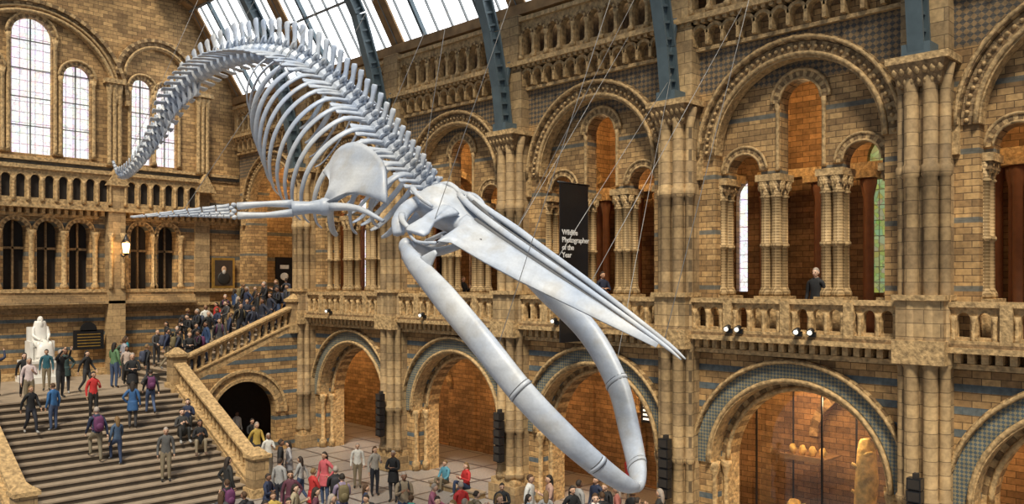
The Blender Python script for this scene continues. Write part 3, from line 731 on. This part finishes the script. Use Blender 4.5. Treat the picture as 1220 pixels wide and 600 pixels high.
# cables
mb=MB()
def cable(a,b): mb.tube([a,b],[.0065,.0065],5,1,0)
for qv,X,dy in ((.03,15.5,3),(.12,16.6,1.2),(.25,16.6,1.5),(.4,16.6,-1),(.55,15.5,1),(.7,15.4,0),(.83,15.4,1),(.95,15.4,1)):
    p=at(qv)[0]; zt=20.2+(17.66-X)*.55 if X<17.6 else 20; cable(p,(X,p.y+dy,zt-.1))
for a,b in ((K(.9,1.6,0),(19.3,14.6,14.2)),(K(.4,4.2,.1),(19.3,11.0,14.2)),(K(.9,1.6,0),(17.5,9,19.9)),(K(.1,6.2,0),(17,7.5,20.4)),(K(-1,1.4,0),(15.6,12,21.2)),(K(.5,3.2,.1),(19.35,13.2,12.8)),
            (Vector((11.9,9.3,EY-1.6)),(19.4,13.2,13.0)),(Vector((9.25,9.6,EY-1.1)),(15.6,9,21.2)),(Vector((6.9,15.9,EY+1.3)),(15.6,17,21.2))): cable(a,b)
mb.obj('suspension_cables',[M_cab],WH)

# ---------------------------------------------------------------- fittings
mb=MB(); mb.box(18.65,19.95,16.63,16.66,EY-1.8,EY+2.95,0); mb.tube([(18.55,16.645,EY+2.98),(20.02,16.645,EY+2.98)],[.03,.03],8,1,0)
ban=mb.obj('exhibition_banner',[M_black])
tx=bpy.data.curves.new('banner_text','FONT'); tx.body='Wildlife\nPhotographer\nof the\nYear'; tx.size=.225; tx.space_line=1.0; tx.extrude=.004; tx.offset=.004
to=bpy.data.objects.new('lettering',tx); COL.objects.link(to); to.location=(18.72,16.61,EY+1.42); to.rotation_euler=(PI/2,0,0); tx.materials.append(M_white); to.parent=ban
mb=MB()
mb.box(18.6,19.75,YE-.26,YE-.16,EY-.28,EY+1.2,1); mb.box(18.72,19.63,YE-.28,YE-.25,EY-.16,EY+1.08,0)
mb.ell((19.18,YE-.29,EY+.62),(.13,.03,.17),10,8,2); mb.ell((19.18,YE-.29,EY+.2),(.34,.03,.32),10,8,3); mb.ell((19.18,YE-.31,EY+.5),(.1,.03,.12),8,6,4)
mb.box(18.9,19.4,YE-.17,YE-.005,EY,EY+1,0)
mb.obj('portrait_painting',[plain('canvas_dark',(.05,.035,.025),.5),M_gold,plain('painted_skin',(.5,.32,.2),.6),plain('painted_coat',(.02,.018,.015),.6),plain('painted_beard',(.45,.42,.38),.6)])
mb=MB(); mb.box(22.1,23.1,YE-.08,YE-.02,6.7,8.5,0); mb.box(22.35,22.85,YE-.1,YE-.08,7.9,8.1,1); mb.ell((22.6,YE-.1,7.5),(.25,.02,.2),8,6,1); mb.obj('poster',[M_black,M_white])
mb=MB(); mb.box(12.3,13.55,YE-.3,YE-.22,4.25,5.1,0); addpanel(mb,PY,arch(12.92,.35,5.05,5.1,10),[],YE-.3,YE-.22,0)
for k in range(5): mb.box(12.45,13.4,YE-.31,YE-.3,4.38+.13*k,4.42+.13*k,1)
mb.obj('bronze_plaque',[M_black,M_gold])
mb=MB(); lx,ly,lz=14.3,YE-.85,8.7
mb.tube([(14.2,YE-.45,8.5),(14.25,YE-.65,8.35),(lx,ly,8.42)],[.03,.03,.03],8,4,0)
mb.lathe(lx,ly,[(.05,8.4),(.12,8.46),(.16,8.5)],8,0); mb.lathe(lx,ly,[(.12,8.5),(.17,8.9),(.15,8.95)],8,1,False); mb.lathe(lx,ly,[(.22,8.95),(.1,9.15),(.02,9.35)],8,0)
for k in range(4): mb.tube([(lx+.15*math.cos(k*PI/2),ly+.15*math.sin(k*PI/2),8.5),(lx+.2*math.cos(k*PI/2),ly+.2*math.sin(k*PI/2),8.95)],[.015,.015],5,1,0)
mb.obj('wall_lantern',[M_black,M_lamp])
for yk in PIERS[1:5]:
    mb=MB()
    for k in range(6): mb.box(18.98,19.2,yk-.15,yk+.15,1.35+.27*k,1.6+.27*k,0); mb.box(18.96,18.98,yk-.12,yk+.12,1.38+.27*k,1.57+.27*k,1)
    mb.box(19.06,19.2,yk-.05,yk+.05,1.3,3.05,1)
    mb.obj('line_array_speaker',[M_black,M_dark])
for yy in (11.45,11.15,9.55,9.2,17.5,24.0,30.2):
    mb=MB(); mb.box(19.44,19.5,yy-.08,yy+.08,5.88,6.0,0); mb.tube([(19.42,yy,6.04),(19.22,yy-.04,5.99)],[.07,.085],10,1,0); mb.tube([(19.22,yy-.04,5.99),(19.205,yy-.045,5.985)],[.06,.06],10,1,1)
    mb.obj('spotlight',[M_black,M_spot])
# display case with fossils (first aisle bay)
mg=bpy.data.materials.new('case_glass'); mg.use_nodes=True; nt=mg.node_tree; nt.nodes.remove(nt.nodes['Principled BSDF'])
tr=nt.nodes.new('ShaderNodeBsdfTransparent'); gl=nt.nodes.new('ShaderNodeBsdfGlossy'); gl.inputs['Roughness'].default_value=.03; mx_=nt.nodes.new('ShaderNodeMixShader'); mx_.inputs[0].default_value=.06
nt.links.new(tr.outputs[0],mx_.inputs[1]); nt.links.new(gl.outputs[0],mx_.inputs[2]); nt.links.new(mx_.outputs[0],nt.nodes['Material Output'].inputs[0])
M_fos=plain('fossil_ochre',(.68,.47,.16),.8,ns=5,lo=.5,hi=1.4,bump=.8)
mb=MB(); cy=CENT[1]
mb.box(21.6,23.8,cy-1.9,cy+1.9,0,.45,1)
for X in (21.6,23.8):
    for yy in (cy-1.9,cy,cy+1.9): mb.box(X-.02,X+.02,yy-.02,yy+.02,.45,4.3,1)
for yy in (cy-1.9,cy+1.9): mb.box(21.6,23.8,yy-.03,yy+.03,4.3,4.38,1)
for X in (21.6,23.8): mb.box(X-.03,X+.03,cy-1.9,cy+1.9,4.3,4.38,1)
mb.box(21.6,21.61,cy-1.88,cy+1.88,.46,4.28,0)
mb.box(22.6,23.7,cy+.4,cy+1.7,2.2,2.25,2)
mb.box(22.55,22.62,cy+.4,cy+1.7,2.15,2.3,2)
mb.obj('display_case',[mg,M_black,M_wood])
mb=MB(); fy=8.98
mb.tube([(22.1,fy,.45),(22.12,fy+.05,1.2),(22.05,fy-.03,2.0),(22.1,fy,2.8),(22.1,fy+.04,3.1)],[(.36,.32),(.28,.26),(.32,.27),(.24,.22),(.1,.12)],14,5,0)
for k in range(6): mb.tube([(21.95,fy+.1*(k%2),.9+.35*k),(21.88,fy+.3-.55*(k%2),1.05+.35*k)],[.1,.04],7,2,0)
mb.obj('fossil_tree_trunk',[M_fos])
mb=MB()
for k in range(5):
    mb.ell((22.1+.1*k,9.7+.37*k,.68+.1*math.sin(k*2)),(.25,.22,.28+.06*(k%2)),9,7,0,fn=lambda v:v*(1+.15*math.sin(7*v.x+5*v.y+9*v.z)))
for k in range(4): mb.ell((22.95,cy+.6+.3*k,2.38),(.12,.11,.15),8,6,0,fn=lambda v:v*(1+.15*math.sin(7*v.x+5*v.y+9*v.z)))
mb.obj('mineral_specimens',[M_fos])
mb=MB(); mb.box(24.0,24.08,16.0,17.6,2.3,3.2,1)
for k in range(5): mb.box(23.97,24.0,16.1,17.5,2.4+.15*k,2.47+.15*k,0)
mb.obj('information_board',[M_spot,M_black])
mb=MB(); mb.box(20.9,20.96,14.1,14.6,3.1,3.3,0); mb.obj('exit_sign',[M_green])
mb=MB(); mb.box(18.85,19.2,20.45,22.95,.0,.2,0); mb.box(18.82,19.2,20.4,23.0,.17,.22,1)
mb.obj('stone_bench',[M_pier,M_step])

# ---------------------------------------------------------------- people
ARMS={'down':((.235,-.03,1.13),(.25,.05,.89),(.245,.08,.81)),'phone':((.22,.06,1.15),(.11,.3,1.27),(.06,.37,1.32)),
      'cross':((.235,.09,1.15),(.05,.2,1.18),(-.05,.19,1.2)),'rail':((.25,.2,1.14),(.15,.4,1.08),(.11,.47,1.07)),
      'lap':((.22,.1,1.16),(.13,.32,1.05),(.1,.4,1.03)),'swingf':((.22,.08,1.14),(.23,.25,.95),(.22,.3,.89)),'swingb':((.24,-.13,1.15),(.26,-.18,.9),(.255,-.19,.82)),
      'hip':((.33,-.08,1.18),(.2,.02,.98),(.15,.06,.96)),'up':((.28,.14,1.5),(.2,.28,1.72),(.17,.33,1.79))}
LEGS={'stand':[((.1,.01,.5),(.1,-.03,.09),(.12,.12,.04))]*2,'walk':[((.095,.17,.52),(.1,.22,.1),(.11,.38,.06)),((.095,-.02,.5),(.1,-.3,.14),(.11,-.17,.045))],
      'sit':[((.14,.4,.52),(.14,.44,.1),(.16,.6,.04))]*2,'climb':[((.1,.3,.72),(.1,.24,.27),(.11,.4,.22)),((.1,-.0,.5),(.1,-.08,.09),(.11,.07,.04))],
      'chair':[((.16,.46,.56),(.16,.5,.1),(.18,.66,.04))]*2}
def seg_d(p,a,b):
    ab=b-a; t=max(0,min(1,(p-a).dot(ab)/ab.length_squared)); return (p-a-ab*t).length
def person(key,legs,armL,armR,hair='short',pack=False,coat=False,fem=False,beard=False):
    dz={'sit':-.63,'chair':-.38,'climb':-.02,'walk':-.02}.get(legs,0); lean={'rail':.1}.get(armL,0)
    def U(x,y,z): return Vector((x,y+lean*max(0,(z-.95))*1.6,z+dz))
    sw=.155 if fem else .18
    J={'pel':(U(0,0,.96),.15,.115),'spi':(U(0,0,1.12),.125 if fem else .14,.105),'che':(U(0,.005,1.3),.155,.12),'nb':(U(0,0,1.44),.09,.08),'nk':(U(0,.01,1.55),.05,.055)}
    E=[('pel','spi',2),('spi','che',2),('che','nb',2),('nb','nk',0)]
    for sg,arm,lg,n in ((-1,armL,LEGS[legs][0],'L'),(1,armR,LEGS[legs][1],'R')):
        a=ARMS[arm]
        J['sh'+n]=(U(sg*sw,0,1.4),.068,.068); J['el'+n]=(U(sg*a[0][0],a[0][1],a[0][2]),.05,.05)
        J['wr'+n]=(U(sg*a[1][0],a[1][1],a[1][2]),.034,.034); J['ha'+n]=(U(sg*a[2][0],a[2][1],a[2][2]),.036,.022)
        E+=[('nb','sh'+n,2),('sh'+n,'el'+n,2),('el'+n,'wr'+n,2),('wr'+n,'ha'+n,0)]
        J['hi'+n]=(U(sg*.09,0,.88),.098,.1); 
        J['kn'+n]=(Vector((sg*lg[0][0],lg[0][1],lg[0][2])),.064,.066); J['an'+n]=(Vector((sg*lg[1][0],lg[1][1],lg[1][2])),.044,.046); J['to'+n]=(Vector((sg*lg[2][0],lg[2][1],lg[2][2])),.042,.032)
        E+=[('pel','hi'+n,2 if coat else 3),('hi'+n,'kn'+n,3),('kn'+n,'an'+n,3),('an'+n,'to'+n,4)]
    names=list(J); idx={k:i for i,k in enumerate(names)}
    me=bpy.data.meshes.new('sk'); me.from_pydata([J[k][0] for k in names],[(idx[a],idx[b]) for a,b,_ in E],[])
    ob=bpy.data.objects.new('sk',me); COL.objects.link(ob); md=ob.modifiers.new('s','SKIN'); md.use_smooth_shade=True
    for k in names:
        d=me.skin_vertices[0].data[idx[k]]; d.radius=(J[k][1],J[k][2]); d.use_root=(k=='pel')
    ob.modifiers.new('ss','SUBSURF').levels=2
    bpy.context.view_layer.update()
    ev=bpy.data.meshes.new_from_object(ob.evaluated_get(bpy.context.evaluated_depsgraph_get()))
    mb=MB(); mb.v=[tuple(v.co) for v in ev.vertices]
    segs=[(J[a][0],J[b][0],m,(J[a][1]+J[b][1])/2) for a,b,m in E]
    for p in ev.polygons:
        c=p.center; best=min(segs,key=lambda s_:seg_d(c,s_[0],s_[1])-s_[3]*.8)
        mi=best[2]
        if mi==2 and c.z<.93+dz and not coat and abs(c.x)<.17 and c.y<.2: mi=3
        mb.f.append(tuple(p.vertices)); mb.m.append(mi); mb.s.append(True)
    bpy.data.objects.remove(ob); bpy.data.meshes.remove(me); bpy.data.meshes.remove(ev)
    # head
    H=U(0,.025,1.63)
    def hf(v):
        x,y,z=v
        if z<0: x*=1+.28*z; y*=(1+.1*z); 
        if y>0 and z<-.5: y*=1.08
        return Vector((x,y,z))
    mb.ell(H,(.074,.094,.115),16,12,0,hf)
    mb.frus((H.x,H.y+.085,H.z+.015),(H.x,H.y+.108,H.z-.022),(1,0,0),(0,0,1),.008,.012,.014,.008,0)
    mb.ell((H.x,H.y+.088,H.z-.055),(.024,.01,.008),8,5,5)
    for sg in (-1,1):
        mb.ell((H.x+sg*.03,H.y+.086,H.z+.008),(.011,.008,.007),8,5,6); mb.ell((H.x+sg*.03,H.y+.087,H.z+.026),(.016,.008,.004),6,4,1)
        mb.ell((H.x+sg*.075,H.y-.005,H.z-.005),(.012,.02,.03),8,6,0)
    def hr(v):
        x,y,z=v
        if y>.25 and z<.45: return v*.8
        if hair=='short' and z<-.35: return v*.8
        return v
    mb.ell((H.x,H.y-.012,H.z+.016),(.084,.1,.116),16,12,1,hr)
    if hair=='long':
        mb.tube([(H.x,H.y-.06,H.z+.05),(H.x,H.y-.085,H.z-.08),(H.x,H.y-.1,H.z-.26)],[(.08,.04),(.085,.045),(.06,.02)],10,3,1,side=(1,0,0))
    if beard: mb.ell((H.x,H.y+.07,H.z-.12),(.06,.05,.13),10,8,1)
    # fingers
    for n,sg in (('L',-1),('R',1)):
        w=J['wr'+n][0];h=J['ha'+n][0]; d=(h-w).normalized(); s_=d.cross(Vector((sg,0,.0)))
        if s_.length<.2: s_=Vector((0,0,1))
        s_.normalize(); cu=s_.cross(d)*sg
        for k,ln in enumerate((.07,.08,.075,.06)):
            b=h+s_*(.026-.017*k)+d*.012; mb.tube([b,b+d*(ln*.5)+cu*.004,b+d*ln*.9-cu*.018*1],[.009,.0085,.007],5,2,0)
        b=w.lerp(h,.5)+s_*.026; mb.tube([b,b+s_*.03+d*.02,b+s_*.035+d*.05],[.011,.01,.008],5,2,0)
    if pack:
        c=U(0,-.19,1.24); 
        mb.ell(c,(.15,.1,.24),12,10,7,lambda v:Vector([math.copysign(abs(t)**.6,t) for t in v])); mb.ell((c.x,c.y-.09,c.z-.07),(.11,.05,.11),10,8,7)
        for sg in (-1,1): mb.tube([U(sg*.1,-.12,1.42),U(sg*.11,.0,1.49),U(sg*.11,.125,1.38),U(sg*.14,.1,1.15),U(sg*.14,-.1,1.06)],[(.022,.012)]*5,6,3,7)
    if coat:
        if legs in('stand','walk','climb'):
            mb.tube([U(0,0,1.05),U(0,0,.85),U(0,.0,.68)],[(.165,.135),(.19,.155),(.205,.17)],14,3,2,side=(1,0,0))
    return mb.mesh('figure_'+key,[M_white]*8,False)
VAR=[person('a','stand','down','down'),person('b','stand','phone','phone',pack=True),person('c','walk','swingf','swingb',hair='long',fem=True),
     person('d','stand','cross','cross',coat=True),person('e','stand','hip','down',hair='long',fem=True,coat=True),person('f','walk','swingf','swingb',pack=True),
     person('g','stand','rail','rail'),person('h','stand','phone','down',hair='long',fem=True),person('i','stand','up','up')]
SIT=[person('s','sit','lap','lap'),person('t','sit','phone','phone',hair='long',fem=True)]
CLB=[person('u','climb','swingf','swingb',pack=True),person('v','climb','down','swingf',hair='long',fem=True)]
pc={}
def cm(kind,c):
    k=(kind,c)
    if k not in pc: pc[k]=plain('%s_%d'%(kind,len(pc)),c,.75 if kind!='skin' else .5,ns=12,lo=.85,hi=1.1)
    return pc[k]
SK=[(.62,.38,.26),(.5,.3,.2),(.68,.45,.33),(.25,.13,.08)]
HR=[(.02,.014,.01),(.07,.035,.015),(.2,.12,.05),(.35,.3,.26),(.03,.02,.015)]
TP=[(.012,.013,.016),(.02,.025,.045),(.05,.05,.055),(.02,.05,.13),(.3,.3,.3),(.6,.6,.58),(.45,.03,.03),(.08,.1,.05),(.16,.11,.07),(.03,.12,.25),(.02,.02,.02),(.1,.03,.05),(.25,.2,.14),(.5,.35,.08),(.05,.25,.22),(.35,.12,.2),(.5,.45,.35)]
BT=[(.015,.018,.03),(.03,.05,.11),(.05,.08,.16),(.02,.02,.02),(.12,.1,.08),(.04,.04,.045),(.22,.18,.12)]
ALLP=[]
def put(me,x,y,z,face,top=None,bot=None,h=None,name='visitor'):
    """face: degrees, 0 = looking along +Y (towards the staircase)"""
    ob=bpy.data.objects.new(name,me); COL.objects.link(ob); ob.location=(x,y,z); ob.rotation_euler=(0,0,math.radians(-face)); ALLP.append((x,y,z))
    s_=(h or random.uniform(1.55,1.84))/1.74; ob.scale=(s_,s_,s_)
    t=top or random.choice(TP); b=bot or random.choice(BT)
    ms=[cm('skin',random.choice(SK)),cm('hair',random.choice(HR)),cm('top',t),cm('trousers',b),cm('shoes',random.choice([(.02,.02,.02),(.3,.3,.3),(.1,.06,.04)])),cm('lips',(.3,.1,.08)),cm('eye',(.02,.015,.01)),cm('bag',random.choice([(.02,.02,.025),(.05,.06,.1),(.15,.12,.06),(.12,.03,.1)]))]
    for i,m in enumerate(ms): ob.material_slots[i].link='OBJECT'; ob.material_slots[i].material=m
    return ob
RED=(.5,.03,.03);WHT=(.65,.65,.62);BLK=(.012,.013,.016);NVY=(.02,.03,.07);BLU=(.03,.12,.3)
FL=[(15.4,28.0,7,200,WHT),(12.3,22.4,3,150,NVY),(13.45,23.75,0,60,None),(12.66,21.74,4,210,(.1,.03,.05)),(14.4,24.1,2,330,(.3,.3,.3)),(13.5,21.9,3,90,None),(13.9,21.3,1,30,BLK),
(14.8,23.3,4,250,(.5,.1,.12)),(16.95,24.6,0,215,WHT),(16.75,23.3,7,190,(.35,.33,.3)),(16.7,22.2,3,240,BLK),(13.4,20.2,1,20,(.25,.2,.3)),(13.7,19.5,2,120,NVY),(13.9,17.7,5,40,None),(15.4,17.4,0,10,RED),
(16.4,16.8,3,220,BLK),(16.9,16.2,0,160,WHT),(16.7,15.4,4,45,None),(17.4,15.9,7,300,(.4,.25,.2)),(17.2,14.9,2,200,BLK),(17.7,15.1,0,100,None),(17.5,14.1,3,30,BLK),(17.9,13.9,4,330,(.3,.1,.08)),(18.6,15.2,0,270,NVY),
(18.3,13.7,0,90,BLK),(11.05,22.4,1,0,BLK),(10.2,21.0,2,45,None),(10.9,21.1,5,330,BLK),(11.3,19.5,3,200,NVY),(12.1,24.5,4,80,None),(12.0,20.4,7,140,(.35,.3,.2)),
(18.1,14.5,1,250,BLK),(16.1,15.5,2,130,(.2,.25,.3)),(18.3,12.8,7,350,None),(14.7,25.9,0,120,BLK),(15.2,26.2,4,300,(.3,.3,.33)),(15.9,29.8,2,190,None),(16.6,31.5,3,180,BLK),(17.2,34.0,0,170,WHT),
(22.2,15.2,3,90,BLK),(22.0,16.6,2,270,None),(22.3,21.6,4,180,RED),(22.5,28,0,200,BLK)]
for x,y,v,f,t in FL: put(VAR[v],x,y,0,f,t)
# a few more on the floor, in a diagonal swathe of the hall
k=0
while k<14:
    f=random.random(); x=11.0+7.5*f+random.uniform(-1.2,1.2); y=21.0-7.5*f+random.uniform(-1.6,1.2)
    if x>18.4 or min(math.hypot(x-a,y-b) for a,b,c_ in ALLP)<.62: continue
    put(random.choice(VAR),x,y,0,random.randint(0,360)); k+=1
put(SIT[0],19.02,22.3,.0,262,(.1,.3,.4)); put(SIT[1],19.02,21.2,.0,275,RED)
n_st=18
def sz(y): 
    i=math.floor((y-y0)/ty); return max(0,min(n_st,i+1))*rz
STR=[(11.4,27.4,0,200,(.09,.09,.09)),(9.7,28.7,1,0,NVY),(10.3,28.6,5,355,(.05,.09,.16)),(9.0,30.7,0,340,BLU),(11.4,30.2,4,30,(.03,.1,.25)),(10.4,31.1,7,180,RED),(8.3,30.6,2,170,BLK),(8.6,31.9,7,190,(.6,.5,.5)),(12.3,30.9,5,10,BLK),
(12.0,31.8,3,200,BLK),(9.7,32.3,8,150,BLK)]
for i,(x,y,v,f,t) in enumerate(STR): put(VAR[v] if i not in (1,2) else CLB[i-1],x,y,sz(y),f,t,bot=(.2,.17,.12) if i==1 else None)
for x,y,f,t in ((13.1,28.6,200,BLK),(12.8,29.4,190,(.05,.05,.05)),(13.2,29.8,210,NVY)): put(random.choice(SIT),x,y,sz(y)-.0,f,t)
LAND=[(10.0,34.9,0,200,(.02,.1,.14)),(10.2,33.4,4,190,(.03,.06,.06)),(10.9,33.3,2,150,BLK),(12.1,33.9,7,60,(.1,.2,.1)),(13.1,35.6,0,90,(.3,.3,.35)),(12.8,34.5,2,200,(.5,.4,.35)),(13.6,37.2,1,0,(.05,.08,.05)),(14.0,37.9,4,80,(.02,.2,.25)),
(13.3,33.8,5,80,BLK),(8.8,33.2,2,190,BLK),(8.2,34.4,8,30,NVY)]
for x,y,v,f,t in LAND: put(VAR[v],x,y,3.1,f,t)
NF=38
for k in range(NF):
    x=14.7+5.6*((k+.5)/NF)+random.uniform(-.1,.1); y=33.4+(k*1.37%5.2)+random.uniform(-.1,.1)
    i=math.floor((x-xa)/((xb-xa)/m)); z=3.1+2.65*(i+1)/m
    put(random.choice(VAR[:8]+CLB),x,y,z,random.choice((90,80,100,270,260,200,180)),random.choice(TP[:4]+[BLK,BLK,BLK,NVY]+([WHT] if k%6==0 else [])+([RED] if k%11==0 else [])))
for k in range(5): put(random.choice(VAR),21.2+.35*k,34+random.uniform(0,3),5.75,random.randint(0,360),BLK)
# gallery visitors
put(VAR[0],20.3,9.5,5.75,270,BLK,h=1.8); put(VAR[3],21.6,17.4,5.75,200,NVY); put(VAR[7],21.7,24.4,5.75,180,None)
# seated marble statue
mb=MB(); sxx,syy=10.75,38.25
mb.box(sxx-.75,sxx+.75,syy-.75,syy+.75,3.1,3.35,0); mb.box(sxx-.62,sxx+.62,syy-.62,syy+.62,3.35,3.9,0); mb.box(sxx-.7,sxx+.7,syy-.72,syy+.7,3.9,4.0,0)
stt=mb.obj('seated_marble_statue',[M_marble])
fm=person('statue','chair','lap','lap',coat=True,beard=True); fo=bpy.data.objects.new('figure',fm); COL.objects.link(fo); fo.parent=stt
fo.location=(sxx,syy+.1,4.0); fo.rotation_euler=(0,0,PI); fo.scale=(1.35,1.3,1.3)
for sl in fo.material_slots: sl.link='OBJECT'; sl.material=M_marble
mb=MB(); mb.box(sxx-.38,sxx+.38,syy-.15,syy+.5,4.0,4.5,0); mb.box(sxx-.4,sxx+.4,syy+.35,syy+.52,4.0,5.35,0)
for sg in (-1,1): mb.box(sxx+sg*.4-.06,sxx+sg*.4+.06,syy-.2,syy+.5,4.0,4.78,0)
mb.tube([(sxx,syy+.15,4.75),(sxx,syy-.25,4.66),(sxx,syy-.52,4.55),(sxx,syy-.6,4.1)],[(.3,.14),(.33,.16),(.3,.16),(.36,.14)],12,4,0,side=(1,0,0))
mb.tube([(sxx,syy+.12,5.6),(sxx,syy+.12,5.2),(sxx,syy+.1,4.6)],[(.2,.15),(.3,.2),(.34,.24)],12,4,0,side=(1,0,0))
mb.obj('chair_and_robe',[M_marble],stt)

# ---------------------------------------------------------------- lights
def pt(loc,e,col,r=.35,name='lamp'):
    l=bpy.data.lights.new(name,'POINT'); l.energy=e; l.color=col; l.shadow_soft_size=r; o=bpy.data.objects.new(name,l); COL.objects.link(o); o.location=loc
for i,c in enumerate(CENT):
    pt((22.2,c+1.2,12.0),190,(1,.66,.31)); pt((22.3,c+.8,4.7),260,(1,.62,.27))
pt((21.9,9.6,4.0),110,(1,.76,.42),.1)
pt((17.2,36.3,2.6),40,(1,.6,.3)); pt((14.3,YE-1.2,8.8),70,(1,.6,.25),.15)
def sun(rot,e,ang,col):
    l=bpy.data.lights.new('daylight','SUN'); l.energy=e; l.angle=math.radians(ang); l.color=col; o=bpy.data.objects.new('daylight',l); COL.objects.link(o); o.rotation_euler=rot
d=Vector((.8,.6,-1.4)).normalized(); sun(d.to_track_quat('-Z','Y').to_euler(),4.3,14,(1,.89,.70))
def spot(loc,tgt,e,ang,col):
    l=bpy.data.lights.new('stage_spot','SPOT'); l.energy=e; l.spot_size=math.radians(ang); l.spot_blend=.6; l.color=col; l.shadow_soft_size=.25
    o=bpy.data.objects.new('stage_spot',l); COL.objects.link(o); o.location=loc; o.rotation_euler=(Vector(tgt)-Vector(loc)).to_track_quat('-Z','Y').to_euler()
spot((6,12,22),(10.8,18,11.5),2000,46,(.5,.74,1)); spot((7,2,20),(10.8,10.5,6.5),2000,28,(.6,.8,1))
w=bpy.data.worlds.new('world'); scene.world=w; w.use_nodes=True; bg=w.node_tree.nodes['Background']; bg.inputs[0].default_value=(.74,.85,1,1); bg.inputs[1].default_value=.29
# ---------------------------------------------------------------- camera
cd=bpy.data.cameras.new('camera'); cam=bpy.data.objects.new('camera',cd); COL.objects.link(cam)
cam.location=(0,0,7.2); cam.rotation_euler=(PI/2,0,-PI/4); cd.sensor_width=36; cd.lens=1000/1220*36; cd.shift_y=36/1220; cd.clip_start=.1; cd.clip_end=200
scene.camera=cam
scene.view_settings.view_transform='Standard'; scene.view_settings.look='None'; scene.view_settings.exposure=0
print('people+objects',len(bpy.data.objects))
